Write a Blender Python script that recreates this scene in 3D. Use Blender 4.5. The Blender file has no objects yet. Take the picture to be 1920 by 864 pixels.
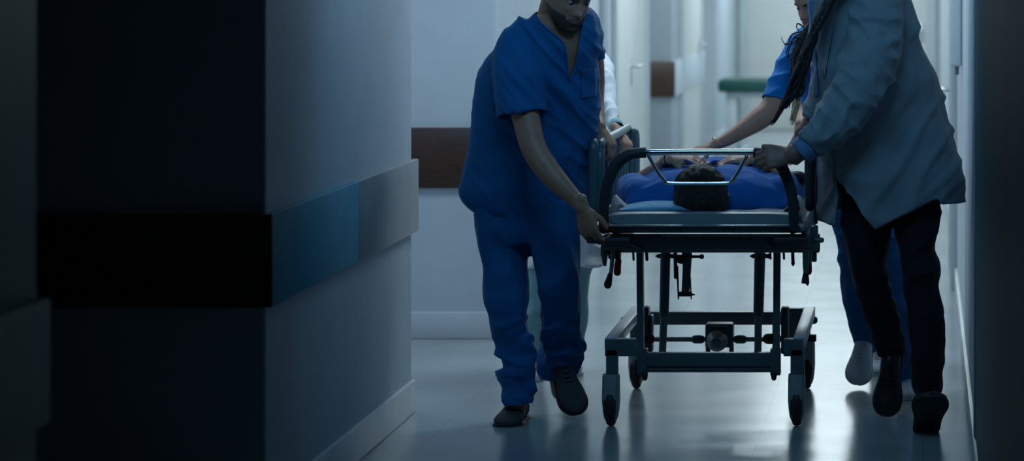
import bpy, bmesh, math, random
import numpy as np
from mathutils import Vector, Matrix, noise
from mathutils.bvhtree import BVHTree
random.seed(4)
S = bpy.context.scene
COL = S.collection
F, CX, CY, EYE = 6000.0, 1730.0, -60.0, 1.72       # lens in pixels, vanishing point of the corridor, eye height

def P(px, py, Z):                                   # pixel of the photo at distance Z -> world point
    return Vector(((px-CX)*Z/F, Z, EYE-(py-CY)*Z/F))
def W(n, Z): return n*Z/F                           # pixel length -> metres at distance Z
def X(px, Z): return (px-CX)*Z/F
def H(py, Z): return EYE-(py-CY)*Z/F

# ------------------------------------------------------------------ materials
def mat(name, col, rough=0.5, metal=0.0, var=0.0, vscale=8.0, bump=0.0, bscale=60.0, bdet=2.0, spec=0.5, sss=0.0, sheen=0.0, coat=0.0, attr=None, stretch=None, emit=0.0):
    m = bpy.data.materials.new(name); m.use_nodes = True
    nt = m.node_tree; b = nt.nodes['Principled BSDF']
    b.inputs['Roughness'].default_value = rough; b.inputs['Metallic'].default_value = metal
    b.inputs['Specular IOR Level'].default_value = spec
    b.inputs['Base Color'].default_value = (*col, 1)
    if coat: b.inputs['Coat Weight'].default_value = coat; b.inputs['Coat Roughness'].default_value = .1
    if sss:
        b.inputs['Subsurface Weight'].default_value = sss; b.inputs['Subsurface Radius'].default_value = (.012, .005, .003)
        b.inputs['Subsurface Scale'].default_value = 1.0
    if sheen: b.inputs['Sheen Weight'].default_value = sheen; b.inputs['Sheen Roughness'].default_value = .4
    tc = nt.nodes.new('ShaderNodeTexCoord'); src = tc.outputs['Object']
    if stretch:
        mp = nt.nodes.new('ShaderNodeMapping'); mp.inputs['Scale'].default_value = stretch
        nt.links.new(src, mp.inputs['Vector']); src = mp.outputs['Vector']
    if var or attr:
        n = nt.nodes.new('ShaderNodeTexNoise'); n.inputs['Scale'].default_value = vscale; n.inputs['Detail'].default_value = 4
        nt.links.new(src, n.inputs['Vector'])
        r = nt.nodes.new('ShaderNodeMapRange'); r.inputs['From Min'].default_value = .3; r.inputs['From Max'].default_value = .7
        r.inputs['To Min'].default_value = 1-var; r.inputs['To Max'].default_value = 1+var
        nt.links.new(n.outputs['Fac'], r.inputs['Value'])
        mx = nt.nodes.new('ShaderNodeMix'); mx.data_type = 'RGBA'; mx.blend_type = 'MULTIPLY'; mx.inputs['Factor'].default_value = 1
        mx.inputs[6].default_value = (*col, 1)
        if attr:
            a = nt.nodes.new('ShaderNodeAttribute'); a.attribute_name = attr
            nt.links.new(a.outputs['Color'], mx.inputs[6])
        nt.links.new(r.outputs['Result'], mx.inputs[7])
        nt.links.new(mx.outputs[2], b.inputs['Base Color'])
    if bump:
        n2 = nt.nodes.new('ShaderNodeTexNoise'); n2.inputs['Scale'].default_value = bscale; n2.inputs['Detail'].default_value = bdet
        nt.links.new(src, n2.inputs['Vector'])
        bp = nt.nodes.new('ShaderNodeBump'); bp.inputs['Strength'].default_value = bump; bp.inputs['Distance'].default_value = .01
        nt.links.new(n2.outputs['Fac'], bp.inputs['Height']); nt.links.new(bp.outputs['Normal'], b.inputs['Normal'])
    return m

M = {}
M['wall'] = mat('wall_paint', (.55,.62,.68), .55, var=.05, vscale=3, bump=.05, bscale=90)
M['wall_mid'] = mat('wall_shade_and_strip_paint', (.36,.42,.47), .5, var=.05, vscale=2)  # shade put into the colour of an unlit wall piece; also plain strips
M['wall_cream'] = mat('cream_wall_paint', (.68,.70,.66), .5, var=.04, vscale=2)
M['wall_shaded'] = mat('near_wall_shade', (.07,.17,.20), .5, var=.14, vscale=5, bump=.05, bscale=60, stretch=(1,1,.25), spec=.03)  # darker copy of the wall paint, lack of light put into the colour
M['brown'] = mat('brown_guard_panel', (.055,.028,.018), .32, var=.25, vscale=14, stretch=(1,1,8))
M['guard'] = mat('guard_grey_sheen', (.33,.36,.38), .4, var=.1, vscale=6)  # brown guard with the corridor's bright reflection put into its colour
M['guard_reflect'] = mat('guard_teal_reflection', (.012,.30,.46), .6, var=.10, vscale=6, spec=.25)  # brown guard with a bluish reflection painted in as teal
M['guard_shade'] = mat('shaded_guard_panel', (.004,.010,.03), .6, var=.12, vscale=6, spec=.25)  # brown guard on the dark pillar end, shade painted in
M['base'] = mat('baseboard_vinyl', (.54,.59,.64), .4, var=.08, vscale=5)
M['ceil'] = mat('ceiling_paint', (.6,.63,.65), .8, var=.03)
M['door'] = mat('door_laminate', (.66,.68,.66), .4, var=.04, vscale=4)
M['frame'] = mat('door_frame_paint', (.5,.56,.6), .4, var=.04)
M['steel'] = mat('brushed_steel', (.62,.66,.7), .25, 1, var=.06, vscale=30)
M['chrome'] = mat('chrome', (.75,.78,.82), .16, 1, var=.01, vscale=5)
M['bluechrome'] = mat('blue_steel_rail', (.055,.125,.16), .36, .1, var=.05, vscale=20)
M['paint'] = mat('gurney_dark_paint', (.10,.145,.155), .38, .2, var=.08, vscale=12)
M['paint_light'] = mat('gurney_grey_paint', (.24,.29,.30), .35, .2, var=.08, vscale=12)
M['beamtop'] = mat('lit_steel_beam', (.55,.59,.63), .35, .2, var=.1, vscale=20)  # pale tone paints in the light on the beam tops
M['rubber'] = mat('black_rubber', (.018,.021,.023), .6, var=.15, vscale=20)
M['foam'] = mat('black_foam_grip', (.016,.024,.03), .55, var=.15, vscale=40, bump=.1, bscale=200)
M['plastic'] = mat('grey_plastic', (.23,.27,.27), .45, var=.08, vscale=10)
M['red'] = mat('red_plastic', (.40,.022,.012), .4, var=.1, vscale=15)
M['mattress'] = mat('grey_vinyl', (.20,.245,.26), .42, var=.08, vscale=9, bump=.06, bscale=25)
M['linen'] = mat('white_linen', (.72,.78,.84), .8, var=.04, bump=.2, bscale=40, sheen=.2)
M['pillow'] = mat('pale_blue_cotton', (.16,.42,.68), .8, var=.05, bump=.2, bscale=40, sheen=.2)
def cloth(n, c, **k):
    return mat(n, c, .78, var=.07, vscale=7, bump=.25, bscale=26, bdet=3, sheen=.12, spec=.25, **k)
M['scrub'] = cloth('blue_scrub_cotton', (.004,.125,.34))
M['scrub2'] = cloth('bright_blue_scrub_cotton', (.008,.20,.58))
M['gown'] = cloth('patient_blue_cotton', (.008,.12,.42))
M['whitecoat'] = cloth('white_coat_cotton', (.84,.86,.9))
M['coat'] = cloth('doctor_coat_cotton', (.20,.25,.28))
M['cuff'] = cloth('blue_shirt_cotton', (.10,.22,.38))
M['teal'] = cloth('pale_teal_cotton', (.25,.5,.52))
M['black'] = cloth('black_trouser_cotton', (.006,.008,.016))
M['dark'] = cloth('dark_shadow_cotton', (.004,.010,.02))
M['skin'] = mat('skin', (.5,.3,.22), .5, var=.1, vscale=25, bump=.06, bscale=150, sss=.08, attr='tint')
M['hair'] = mat('dark_hair', (.012,.010,.010), .45, var=.35, vscale=60, bump=.6, bscale=160, stretch=(1,1,.25))
M['shorthair'] = mat('short_dark_hair', (.014,.012,.012), .55, var=.35, vscale=80, bump=.8, bscale=220)
M['beard'] = mat('short_brown_beard', (.055,.036,.026), .6, var=.35, vscale=90, bump=.6, bscale=240)
M['blond'] = mat('blonde_hair', (.33,.26,.14), .5, var=.3, vscale=60, bump=.5, bscale=160, stretch=(1,1,.2))
M['eye'] = mat('eye_white', (.30,.28,.27), .2, var=.02)
M['iris'] = mat('dark_iris', (.03,.018,.012), .2, var=.1)
M['shoe'] = mat('black_leather', (.010,.011,.013), .4, var=.15, vscale=14, bump=.1, bscale=60)
M['greyshoe'] = mat('grey_suede', (.055,.055,.058), .75, var=.18, vscale=16, bump=.15, bscale=60)
M['whiteshoe'] = mat('white_canvas', (.62,.72,.78), .6, var=.06, vscale=12, bump=.1, bscale=60)
M['sole'] = mat('dark_rubber_sole', (.02,.02,.022), .6, var=.15)
M['solew'] = mat('pale_rubber_sole', (.6,.64,.62), .6, var=.1)
M['green'] = mat('green_vinyl', (.004,.075,.065), .4, var=.08, vscale=8)
M['gold'] = mat('gold_metal', (.75,.5,.22), .25, 1, var=.05)

def floor_material():
    m = mat('polished_vinyl_floor', (.40,.45,.47), .2)
    nt = m.node_tree; b = nt.nodes['Principled BSDF']; L = nt.links.new
    geo = nt.nodes.new('ShaderNodeNewGeometry')
    n = nt.nodes.new('ShaderNodeTexNoise'); n.inputs['Scale'].default_value = 1.3; n.inputs['Detail'].default_value = 6
    L(geo.outputs['Position'], n.inputs['Vector'])
    br = nt.nodes.new('ShaderNodeTexBrick'); br.inputs['Scale'].default_value = 1.0; br.offset = 0
    br.inputs['Color1'].default_value = (.35,.395,.415,1); br.inputs['Color2'].default_value = (.37,.41,.43,1); br.inputs['Mortar'].default_value = (.30,.345,.365,1)
    br.inputs['Mortar Size'].default_value = .003; br.inputs['Brick Width'].default_value = .6; br.inputs['Row Height'].default_value = .6
    L(geo.outputs['Position'], br.inputs['Vector'])
    mx = nt.nodes.new('ShaderNodeMix'); mx.data_type = 'RGBA'; mx.blend_type = 'MULTIPLY'; mx.inputs['Factor'].default_value = 1
    rr = nt.nodes.new('ShaderNodeMapRange'); rr.inputs['From Min'].default_value = .3; rr.inputs['From Max'].default_value = .7; rr.inputs['To Min'].default_value = .88; rr.inputs['To Max'].default_value = 1.1
    L(n.outputs['Fac'], rr.inputs['Value']); L(br.outputs['Color'], mx.inputs[6]); L(rr.outputs['Result'], mx.inputs[7]); L(mx.outputs[2], b.inputs['Base Color'])
    n3 = nt.nodes.new('ShaderNodeTexNoise'); n3.inputs['Scale'].default_value = 4; n3.inputs['Detail'].default_value = 5
    L(geo.outputs['Position'], n3.inputs['Vector'])
    r3 = nt.nodes.new('ShaderNodeMapRange'); r3.inputs['To Min'].default_value = .13; r3.inputs['To Max'].default_value = .25
    L(n3.outputs['Fac'], r3.inputs['Value']); L(r3.outputs['Result'], b.inputs['Roughness'])
    n2 = nt.nodes.new('ShaderNodeTexNoise'); n2.inputs['Scale'].default_value = 9; n2.inputs['Detail'].default_value = 2
    L(geo.outputs['Position'], n2.inputs['Vector'])
    bp = nt.nodes.new('ShaderNodeBump'); bp.inputs['Strength'].default_value = .05; bp.inputs['Distance'].default_value = .01
    L(n2.outputs['Fac'], bp.inputs['Height']); L(bp.outputs['Normal'], b.inputs['Normal'])
    return m
M['floor'] = floor_material()

# ------------------------------------------------------------------ object helpers
ROOTLOC = {}
def wloc(o):
    v = Vector((0,0,0))
    while o: v += o.location; o = o.parent
    return v
def link(name, me, material, parent=None, smooth=True):
    o = bpy.data.objects.new(name, me); COL.objects.link(o)
    if material is not None: me.materials.append(material)
    if parent is not None:
        o.parent = parent; o.location = -wloc(parent)
    if smooth: me.polygons.foreach_set('use_smooth', [True]*len(me.polygons))
    return o
def obj(name, bm, material, parent=None, smooth=True, auto=None):
    bmesh.ops.recalc_face_normals(bm, faces=bm.faces[:])
    me = bpy.data.meshes.new(name); bm.to_mesh(me); bm.free()
    o = link(name, me, material, parent, smooth)
    if auto is not None:
        bm2 = bmesh.new(); bm2.from_mesh(me)
        for e in bm2.edges:
            if len(e.link_faces) == 2 and e.calc_face_angle(0) > auto: e.smooth = False
        bm2.to_mesh(me); bm2.free()
    return o
def hard(name, bm, material, parent=None): return obj(name, bm, material, parent, True, math.radians(32))
def thing(name, label, cat, loc, group=None):
    o = bpy.data.objects.new(name, None); COL.objects.link(o); o.location = loc; o.empty_display_size = .1
    o['label'] = label; o['category'] = cat
    if group: o['group'] = group
    return o
def tag(o, label, cat, group=None, kind=None):
    o['label'] = label; o['category'] = cat
    if group: o['group'] = group
    if kind: o['kind'] = kind
    return o
def box(bm, lo, hi, bev=0.0, seg=2):
    lo, hi = Vector(lo), Vector(hi)
    r = bmesh.ops.create_cube(bm, size=1)
    for v in r['verts']:
        v.co = Vector([(lo[i]+hi[i])/2 + v.co[i]*(hi[i]-lo[i]) for i in range(3)])
    if bev:
        es = list({e for v in r['verts'] for e in v.link_edges})
        bmesh.ops.bevel(bm, geom=es, offset=bev, segments=seg, affect='EDGES', profile=.5, clamp_overlap=True)
def pbox(bm, x0, x1, y0, y1, Z0, Z1, bev=.003):     # pixels are read on the front face Z0
    box(bm, (X(x0,Z0), Z0, H(y1,Z0)), (X(x1,Z0), Z1, H(y0,Z0)), bev)
def crom(A, sub):
    A = np.array(A, float); n = len(A)
    if sub <= 1 or n < 3: return A
    out = []
    for i in range(n-1):
        p0, p1, p2, p3 = A[max(i-1,0)], A[i], A[i+1], A[min(i+2,n-1)]
        for k in range(sub):
            t = k/sub
            out.append(.5*((2*p1)+(-p0+p2)*t+(2*p0-5*p1+4*p2-p3)*t*t+(-p0+3*p1-3*p2+p3)*t**3))
    out.append(A[-1]); return np.array(out)
def loft(bm, rings, cap0=True, cap1=True, closed=True):
    vs = [[bm.verts.new(p) for p in r] for r in rings]
    n = len(vs[0])
    for a, b in zip(vs[:-1], vs[1:]):
        for i in range(n if closed else n-1):
            j = (i+1) % n
            bm.faces.new((a[i], a[j], b[j], b[i]))
    if cap0: bm.faces.new(vs[0][::-1])
    if cap1: bm.faces.new(vs[-1])
    return vs
def tube(bm, pts, n=14, sub=4, side=None, hollow=False, round0=True, round1=True):
    """pts: (Vector, ra[, rb]); ra lies along side."""
    A = [[*p[0], p[1], p[2] if len(p) > 2 else p[1]] for p in pts]
    A = crom(A, sub); rings = []; m = len(A); u = None
    prev = None
    for i in range(m):
        a, b = A[max(i-1,0)][:3], A[min(i+1,m-1)][:3]
        t = Vector(b-a).normalized()
        if side is not None: ref = Vector(side)
        elif prev is not None: ref = prev
        else: ref = Vector((1,0,0)) if abs(t.x) < .8 else Vector((0,0,1))
        u = (ref - t*ref.dot(t)).normalized(); v = t.cross(u); prev = u
        c = Vector(A[i][:3]); ra, rb = max(A[i][3],.0004), max(A[i][4],.0004)
        rings.append((c, u, v, ra, rb, t))
    def ring(c, u, v, ra, rb): return [c+u*(ra*math.cos(2*math.pi*k/n))+v*(rb*math.sin(2*math.pi*k/n)) for k in range(n)]
    R = []
    c, u, v, ra, rb, t = rings[0]
    if round0:
        q = min(ra, rb)
        R += [ring(c-t*q*.8, u, v, ra*.45, rb*.45), ring(c-t*q*.5, u, v, ra*.82, rb*.82)]
    R += [ring(*r[:5]) for r in rings]
    c, u, v, ra, rb, t = rings[-1]
    if hollow:
        R += [ring(c+t*.001, u, v, ra*.9, rb*.9), ring(c-t*.05, u, v, ra*.8, rb*.8)]
    elif round1:
        q = min(ra, rb)
        R += [ring(c+t*q*.5, u, v, ra*.82, rb*.82), ring(c+t*q*.8, u, v, ra*.45, rb*.45)]
    loft(bm, R)
def ptube(bm, pts, Zs=None, **k):                    # (px, py, Z, rpx[, depth rpx])
    tube(bm, [(P(p[0],p[1],p[2]), W(p[3],p[2]), W(p[4] if len(p) > 4 else p[3], p[2])) for p in pts], **k)
def silring(y, xl, xr, Z, d, n, ex):
    cx, a, h = X((xl+xr)/2, Z), W((xr-xl)/2, Z), H(y, Z); r = []
    for k in range(n):
        t = 2*math.pi*k/n; c, s = math.cos(t), math.sin(t)
        r.append(Vector((cx+a*math.copysign(abs(c)**(2/ex), c), Z+d*math.copysign(abs(s)**(2/ex), s), h)))
    return r
def sil(bm, rows, n=32, ex=2.4, sub=4, hollow=True):
    A = crom(rows, sub)
    R = [silring(*a, n, ex) for a in A]
    if hollow:
        y, xl, xr, Z, d = A[-1]; w = (xr-xl)*.08
        R += [silring(y, xl+w, xr-w, Z, d*.85, n, ex), silring(y-18, xl+w*1.6, xr-w*1.6, Z, d*.75, n, ex)]
    loft(bm, R)
def shrink(rows, k): return [(r[0], (r[1]+r[2])/2-(r[2]-r[1])/2*k, (r[1]+r[2])/2+(r[2]-r[1])/2*k, r[3], r[4]*k) for r in rows]
def remesh(bm, voxel, it=4, fac=.5):
    bmesh.ops.recalc_face_normals(bm, faces=bm.faces[:])
    me = bpy.data.meshes.new('tmp'); bm.to_mesh(me); bm.free()
    o = bpy.data.objects.new('tmp', me); COL.objects.link(o)
    r = o.modifiers.new('r', 'REMESH'); r.mode = 'VOXEL'; r.voxel_size = voxel; r.adaptivity = 0
    if it:
        s = o.modifiers.new('s', 'SMOOTH'); s.factor = fac; s.iterations = it
    dg = bpy.context.evaluated_depsgraph_get(); dg.update()
    out = bpy.data.meshes.new_from_object(o.evaluated_get(dg), depsgraph=dg)
    bpy.data.objects.remove(o); bpy.data.meshes.remove(me); out.materials.clear()
    return out
def displace(me, fn):
    co = [v.co.copy() for v in me.vertices]; nr = [v.normal.copy() for v in me.vertices]
    for v, c, n in zip(me.vertices, co, nr): v.co = c + n*fn(c)
    me.update()
def folds(amp, sc, seed, amp2=0, sc2=(9,9,9)):
    o = Vector((seed*3.7, seed*1.3, seed*2.1))
    def f(c):
        w = noise.noise_vector(c*5+o)*.35
        a = noise.noise(Vector((c.x*sc[0]+w.x, c.y*sc[1]+w.y, c.z*sc[2]+w.z))+o)
        r = (1-abs(a)*3.0)
        b = noise.noise(Vector((c.x*sc2[0], c.y*sc2[1], c.z*sc2[2]))+o*2)
        return amp*max(-.6, r-.45) + amp2*b
    return f
def garment(name, bm, material, parent, voxel=.006, it=5, fn=None):
    me = remesh(bm, voxel, it)
    if fn: displace(me, fn)
    return link(name, me, material, parent)
cam0 = Vector((0,0,EYE))
def cut_px(o, poly, ymax):
    bm = bmesh.new(); bm.from_mesh(o.data); kill = []
    for f in bm.faces:
        c = f.calc_center_median()
        if c.y > ymax: continue
        x, y = CX+c.x*F/c.y, CY+(EYE-c.z)*F/c.y
        ins = False; n = len(poly)
        for i in range(n):
            (x1,y1),(x2,y2) = poly[i], poly[i-1]
            if (y1 > y) != (y2 > y) and x < (x2-x1)*(y-y1)/(y2-y1)+x1: ins = not ins
        if ins: kill.append(f)
    bmesh.ops.delete(bm, geom=kill, context='FACES'); bm.to_mesh(o.data); bm.free()
def patch(name, poly, target, off, material, parent, nsub=10, thick=.0):
    """a flat cloth piece laid on the front surface of a garment"""
    bvh = BVHTree.FromPolygons([v.co.copy() for v in target.data.vertices], [list(p.vertices) for p in target.data.polygons])
    bm = bmesh.new(); cam = Vector((0,0,EYE))
    L, R = poly                                      # two edge polylines with the same number of points
    A, B = crom([(*p,) for p in L], nsub), crom([(*p,) for p in R], nsub)
    grid = []
    for a, b in zip(A, B):
        row = []
        for k in range(7):
            q = a+(b-a)*k/6; d = (P(q[0], q[1], 10)-cam).normalized()
            hit = bvh.ray_cast(cam, d)
            row.append(hit[0]-d*off if hit[0] else None)
        grid.append(row)
    vs = [[bm.verts.new(p) if p is not None else None for p in r] for r in grid]
    for r0, r1 in zip(vs[:-1], vs[1:]):
        for i in range(6):
            q = (r0[i], r0[i+1], r1[i+1], r1[i])
            if all(q): bm.faces.new(q)
    for v in [v for v in bm.verts if not v.link_faces]: bm.verts.remove(v)
    bm.normal_update()
    if thick: bmesh.ops.solidify(bm, geom=bm.faces[:], thickness=thick)
    return obj(name, bm, material, parent)

# ------------------------------------------------------------------ body helpers
ZT = [-.122,-.116,-.105,-.085,-.06,-.03,0,.03,.06,.085,.103,.113,.117]
FT = [.060,.076,.086,.089,.090,.090,.087,.091,.085,.066,.043,.025,.006]
BT = [-.02,.0,.012,.045,.075,.088,.097,.102,.098,.080,.055,.034,.008]
WT = [.014,.026,.040,.053,.062,.069,.073,.0765,.073,.060,.042,.026,.006]
def headpt(z, t, off=0.0, feat=True):
    f, b, w = np.interp(z, ZT, FT), np.interp(z, ZT, BT), np.interp(z, ZT, WT)
    c, s = math.cos(t), math.sin(t)
    my = (b-f)/2; hy = (b+f)/2
    x = w*math.copysign(abs(c)**.88, c); y = my+hy*math.copysign(abs(s)**.88, s)
    if feat and s < 0:
        g = lambda x0, z0, sx, sz: math.exp(-((x-x0)/sx)**2-((z-z0)/sz)**2)
        fr = -s
        d = .026*g(0,-.036,.011,.011)+.014*g(0,-.016,.009,.018)+.006*g(.012,-.040,.007,.008)+.006*g(-.012,-.040,.007,.008)
        d += .006*(g(.03,.019,.02,.008)+g(-.03,.019,.02,.008)) - .012*(g(.031,-.001,.014,.011)+g(-.031,-.001,.014,.011))
        d += .006*g(0,-.061,.02,.006)+.006*g(0,-.075,.017,.006)-.004*g(0,-.0685,.022,.003)+.007*g(0,-.103,.018,.014)-.004*g(0,-.088,.02,.006)
        d += .004*(g(.045,-.03,.016,.016)+g(-.045,-.03,.016,.016))
        y -= d*fr
    v = Vector((x, y, z))
    if off:
        nn = Vector((x/(w*w+1e-6), (y-my)/(hy*hy+1e-6), (z-.0)/(.115**2))).normalized(); v += nn*off
    return v
def headM(c, yaw, pitch, roll=0, sc=1.0):
    return Matrix.Translation(c) @ Matrix.Rotation(math.radians(yaw),4,'Z') @ Matrix.Rotation(math.radians(pitch),4,'X') @ Matrix.Rotation(math.radians(roll),4,'Y') @ Matrix.Scale(sc,4)
def add_head(bm, Mx):
    n = 56; R = []
    for z in np.linspace(-.122,.117,58): R.append([Mx @ headpt(z, 2*math.pi*k/n) for k in range(n)])
    loft(bm, R)
    for s in (-1,1):                                 # ears
        pts = []
        for q in range(14):
            a = q/13*2*math.pi
            pts.append(Vector((s*(.076+.008), .012+.017*math.sin(a)+.004*math.cos(a), -.012+.031*math.cos(a))))
        R = []
        for k, (off, sc) in enumerate([(-.014,.55),(-.003,.8),(.004,1.0),(.009,.95),(.010,.75),(.006,.45)]):
            c = Vector((s*.08, .012, -.014))
            R.append([Mx @ (c+Vector((s*off, (p.y-c.y)*sc+.01*max(off,0)/.01*.6, (p.z-c.z)*sc))) for p in pts])
        loft(bm, R)
def hair_cap(name, Mx, material, parent, thick=.010, front=.055, nape=-.06, beard=False, wob=.004):
    bm = bmesh.new(); n = 64; R = []
    for z in np.linspace(-.1215,.1168,64):
        ring = []
        for k in range(n):
            t = 2*math.pi*k/n; c, s = math.cos(t), math.sin(t)
            if beard:
                lim = -.045 if abs(c) > .55 else -.058
                m = min(1, max(0, (lim-z)/.012)) if s < .45 else 0
                mouth = math.exp(-(c/.25)**2-((z+.069)/.008)**2); m *= 1-.9*mouth if s < 0 else 1
                m *= 1 if z > -.119 else .6
            else:
                ln = np.interp(s, [-1,-.75,-.35,.0,.3,1], [front,front-.005,front-.03,-.012,-.05,nape] if nape > -.08 else [front,front-.008,front-.05,-.055,-.10,-.115])
                m = min(1, max(0, (z-ln+.004*noise.noise(Vector((c*9,s*9,2))))/.010)); m = .45*m+.55*min(1, max(0, (z-ln)/.055))
            o = -.006+(thick+.006)*m
            if m > .2: o += wob*noise.noise(Vector((math.cos(t)*4, math.sin(t)*4, z*60)))
            ring.append(Mx @ headpt(z, t, o, feat=not (not beard and z > .05)))
        R.append(ring)
    loft(bm, R); return obj(name, bm, material, parent)
def add_eyes(Mx, parent):
    for s in (-1,1):
        bm = bmesh.new(); bmesh.ops.create_uvsphere(bm, u_segments=18, v_segments=12, radius=.0115, matrix=Mx @ Matrix.Translation((s*.031,-.073,-.001)))
        e = obj('eye', bm, M['eye'], parent)
        bm = bmesh.new(); bmesh.ops.create_uvsphere(bm, u_segments=14, v_segments=10, radius=.0062, matrix=Mx @ Matrix.Translation((s*.031,-.0795,-.002)))
        obj('iris', bm, M['iris'], e)
    for s in (-1,1):
        bm = bmesh.new()
        tube(bm, [(Mx @ Vector((s*.012,-.094,.016)), .001,.003),(Mx @ Vector((s*.028,-.094,.021)), .002,.004),(Mx @ Vector((s*.044,-.080,.020)), .002,.0035),(Mx @ Vector((s*.053,-.068,.014)), .001,.001)], n=8)
        obj('eyebrow', bm, M['shorthair'], parent)
def hand(bm, Wr, Fd, Bk, side, curl=(50,70,45), sc=1.0, thumb=(.55,.7,-.35), tcurl=25, spread=.0):
    Fd = Fd.normalized(); Bk = (Bk-Fd*Bk.dot(Fd)).normalized(); T = Fd.cross(Bk)*side
    L = lambda f, t, b: Wr+(Fd*f+T*t+Bk*b)*sc
    tube(bm, [(L(-.03,0,0),.027*sc,.021*sc),(L(.0,0,0),.027*sc,.019*sc),(L(.03,.002,0),.036*sc,.018*sc),(L(.065,0,.0),.041*sc,.016*sc),(L(.088,-.001,0),.040*sc,.012*sc)], side=T, n=16)
    lens = [(.044,.026,.021),(.048,.030,.022),(.045,.028,.021),(.035,.021,.018)]
    for i in range(4):
        off = .0305-.0203*i
        p = L(.086-(.004,0,.003,.011)[i], off, .002); d = (Fd+T*spread*(1.5-i)).normalized(); B = Bk
        pts = [(p-d*.02*sc, .0095*sc),(p, .0098*sc)]
        ax = T*side
        for j, l in enumerate(lens[i]):
            a = math.radians(curl[j]*(1+.06*i))
            # rotate d toward -B
            R = Matrix.Rotation(a, 3, d.cross(-B)); d = R @ d; B = R @ B
            pn = p+d*l*sc
            pts.append((p+d*l*sc*.5, (.0088,.0082,.0076)[j]*sc)); pts.append((pn, (.0090,.0082,.0066)[j]*sc)); p = pn
        tube(bm, pts, n=10, sub=3)
    d = (Fd*thumb[0]+T*thumb[1]+Bk*thumb[2]).normalized(); p = L(.022,.022,-.004); pts = [(p,.015*sc),(p+d*.03*sc,.0125*sc),(p+d*.045*sc,.0112*sc)]
    p = p+d*.045*sc; ax = d.cross(Fd)
    if ax.length > 1e-4:
        d = Matrix.Rotation(math.radians(tcurl),3,ax) @ d
    pts += [(p+d*.018*sc,.0105*sc),(p+d*.034*sc,.0085*sc)]
    tube(bm, pts, n=10, sub=3)
def skin_body(bm, Mx, parent, voxel=.005, tone=(.52,.27,.18), lips=(.36,.15,.12), it=3):
    me = remesh(bm, voxel, it); o = link('body', me, M['skin'], parent)
    a = me.color_attributes.new('tint', 'FLOAT_COLOR', 'POINT')
    inv = Mx.inverted() if Mx is not None else None; dat = []
    for v in me.vertices:
        c = list(tone)
        if inv is not None:
            q = inv @ v.co
            if abs(q.x) < .026 and -.080 < q.z < -.056 and q.y < -.07: c = list(lips)
        dat += c+[1]
    a.data.foreach_set('color', dat); return o
def shoe(heel, toe, up, mats, parent, L=.285, wsc=1.0, laces=False, hs=1.0):
    """heel = ground point under heel, toe = direction, up = away from the sole"""
    t = toe.normalized(); u = (up-t*up.dot(t)).normalized(); s = t.cross(u)
    tab = [(0,.020,.050),(.012,.029,.078),(.04,.034,.092),(.08,.035,.094),(.11,.035,.086),(.15,.039,.068),(.19,.046,.054),(.225,.048,.046),(.255,.042,.040),(.277,.027,.032),(.286,.010,.022)]
    k = L/.286; bm = bmesh.new(); R = []
    A = crom(tab, 3)
    for x, w, h in A:
        w = max(w,.004); ring = []
        for q in range(20):
            a = 2*math.pi*q/20; c, sn = math.cos(a), math.sin(a)
            yy = .012+(h*hs-.012)*(.5+.5*math.copysign(abs(sn)**.75, sn))
            ww = w*math.copysign(abs(c)**.7, c)*(1 if sn < 0 else 1-.38*max(0,(sn-.1)))
            ring.append(heel+t*(x*k)+s*ww*wsc+u*yy)
        R.append(ring)
    loft(bm, R); o = obj('shoe', bm, mats[0], parent)
    bm = bmesh.new(); lo, hi = [], []
    N = 30; left, right = [], []
    for x, w, h in A:
        left.append((x*k, (w+.004)*wsc)); right.append((x*k, -(w+.004)*wsc))
    loop = left+right[::-1]
    R = [[heel+t*x+s*y*f+u*z for x, y in loop] for f, z in ((.93,0),(1,.004),(1,.014),(.95,.017))]
    loft(bm, R); obj('sole', bm, mats[1], o)
    if laces:
        bm = bmesh.new()
        for i in range(4):
            x = (.115+.017*i)*k; h = np.interp(x/k, [r[0] for r in tab], [r[2] for r in tab])*hs
            tube(bm, [(heel+t*x+s*.024+u*(h*.84),.0025),(heel+t*(x+.004)+u*(h+.003),.0025),(heel+t*x-s*.024+u*(h*.84),.0025)], n=8)
        obj('lace', bm, mats[1], o)
    return o
def strand(bm, pts, n=7, sub=4): tube(bm, pts, n=n, sub=sub)

# ================================================================== SETTING
def structure(name, bm, m, smooth=False):
    o = hard(name, bm, m); o['kind'] = 'structure'; return o
XL, XR, HC = -1.98, .18, 2.75
bm = bmesh.new(); box(bm, (-6,-3,-.1), (3,40,0)); structure('floor', bm, M['floor'])
bm = bmesh.new(); box(bm, (-6,-3,HC), (3,40,HC+.1)); structure('ceiling', bm, M['ceil'])
left = [(-3,7.16),(9.64,12.40),(14.85,22.9),(25.3,28.7),(30.6,34.0)]
tn = [0]
def trim(lo, hi, m, bev=.004, part=None):
    tn[0] += 1; bm = bmesh.new(); box(bm, lo, hi, bev); return structure('trim_%d' % tn[0], bm, m)
for i, (a, b) in enumerate(left):
    bm = bmesh.new(); box(bm, (-5.4,a,0), (XL,b,HC), .012, 3)
    structure('wall_left', bm, M['wall_shaded'] if i == 0 else M['wall_mid'] if i in (3,) else M['wall'])
    bm = bmesh.new(); box(bm, (-5.4,a-.014,0), (XL+.014,b+.014,.125), .005)
    structure('baseboard_left', bm, M['base'])
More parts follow.
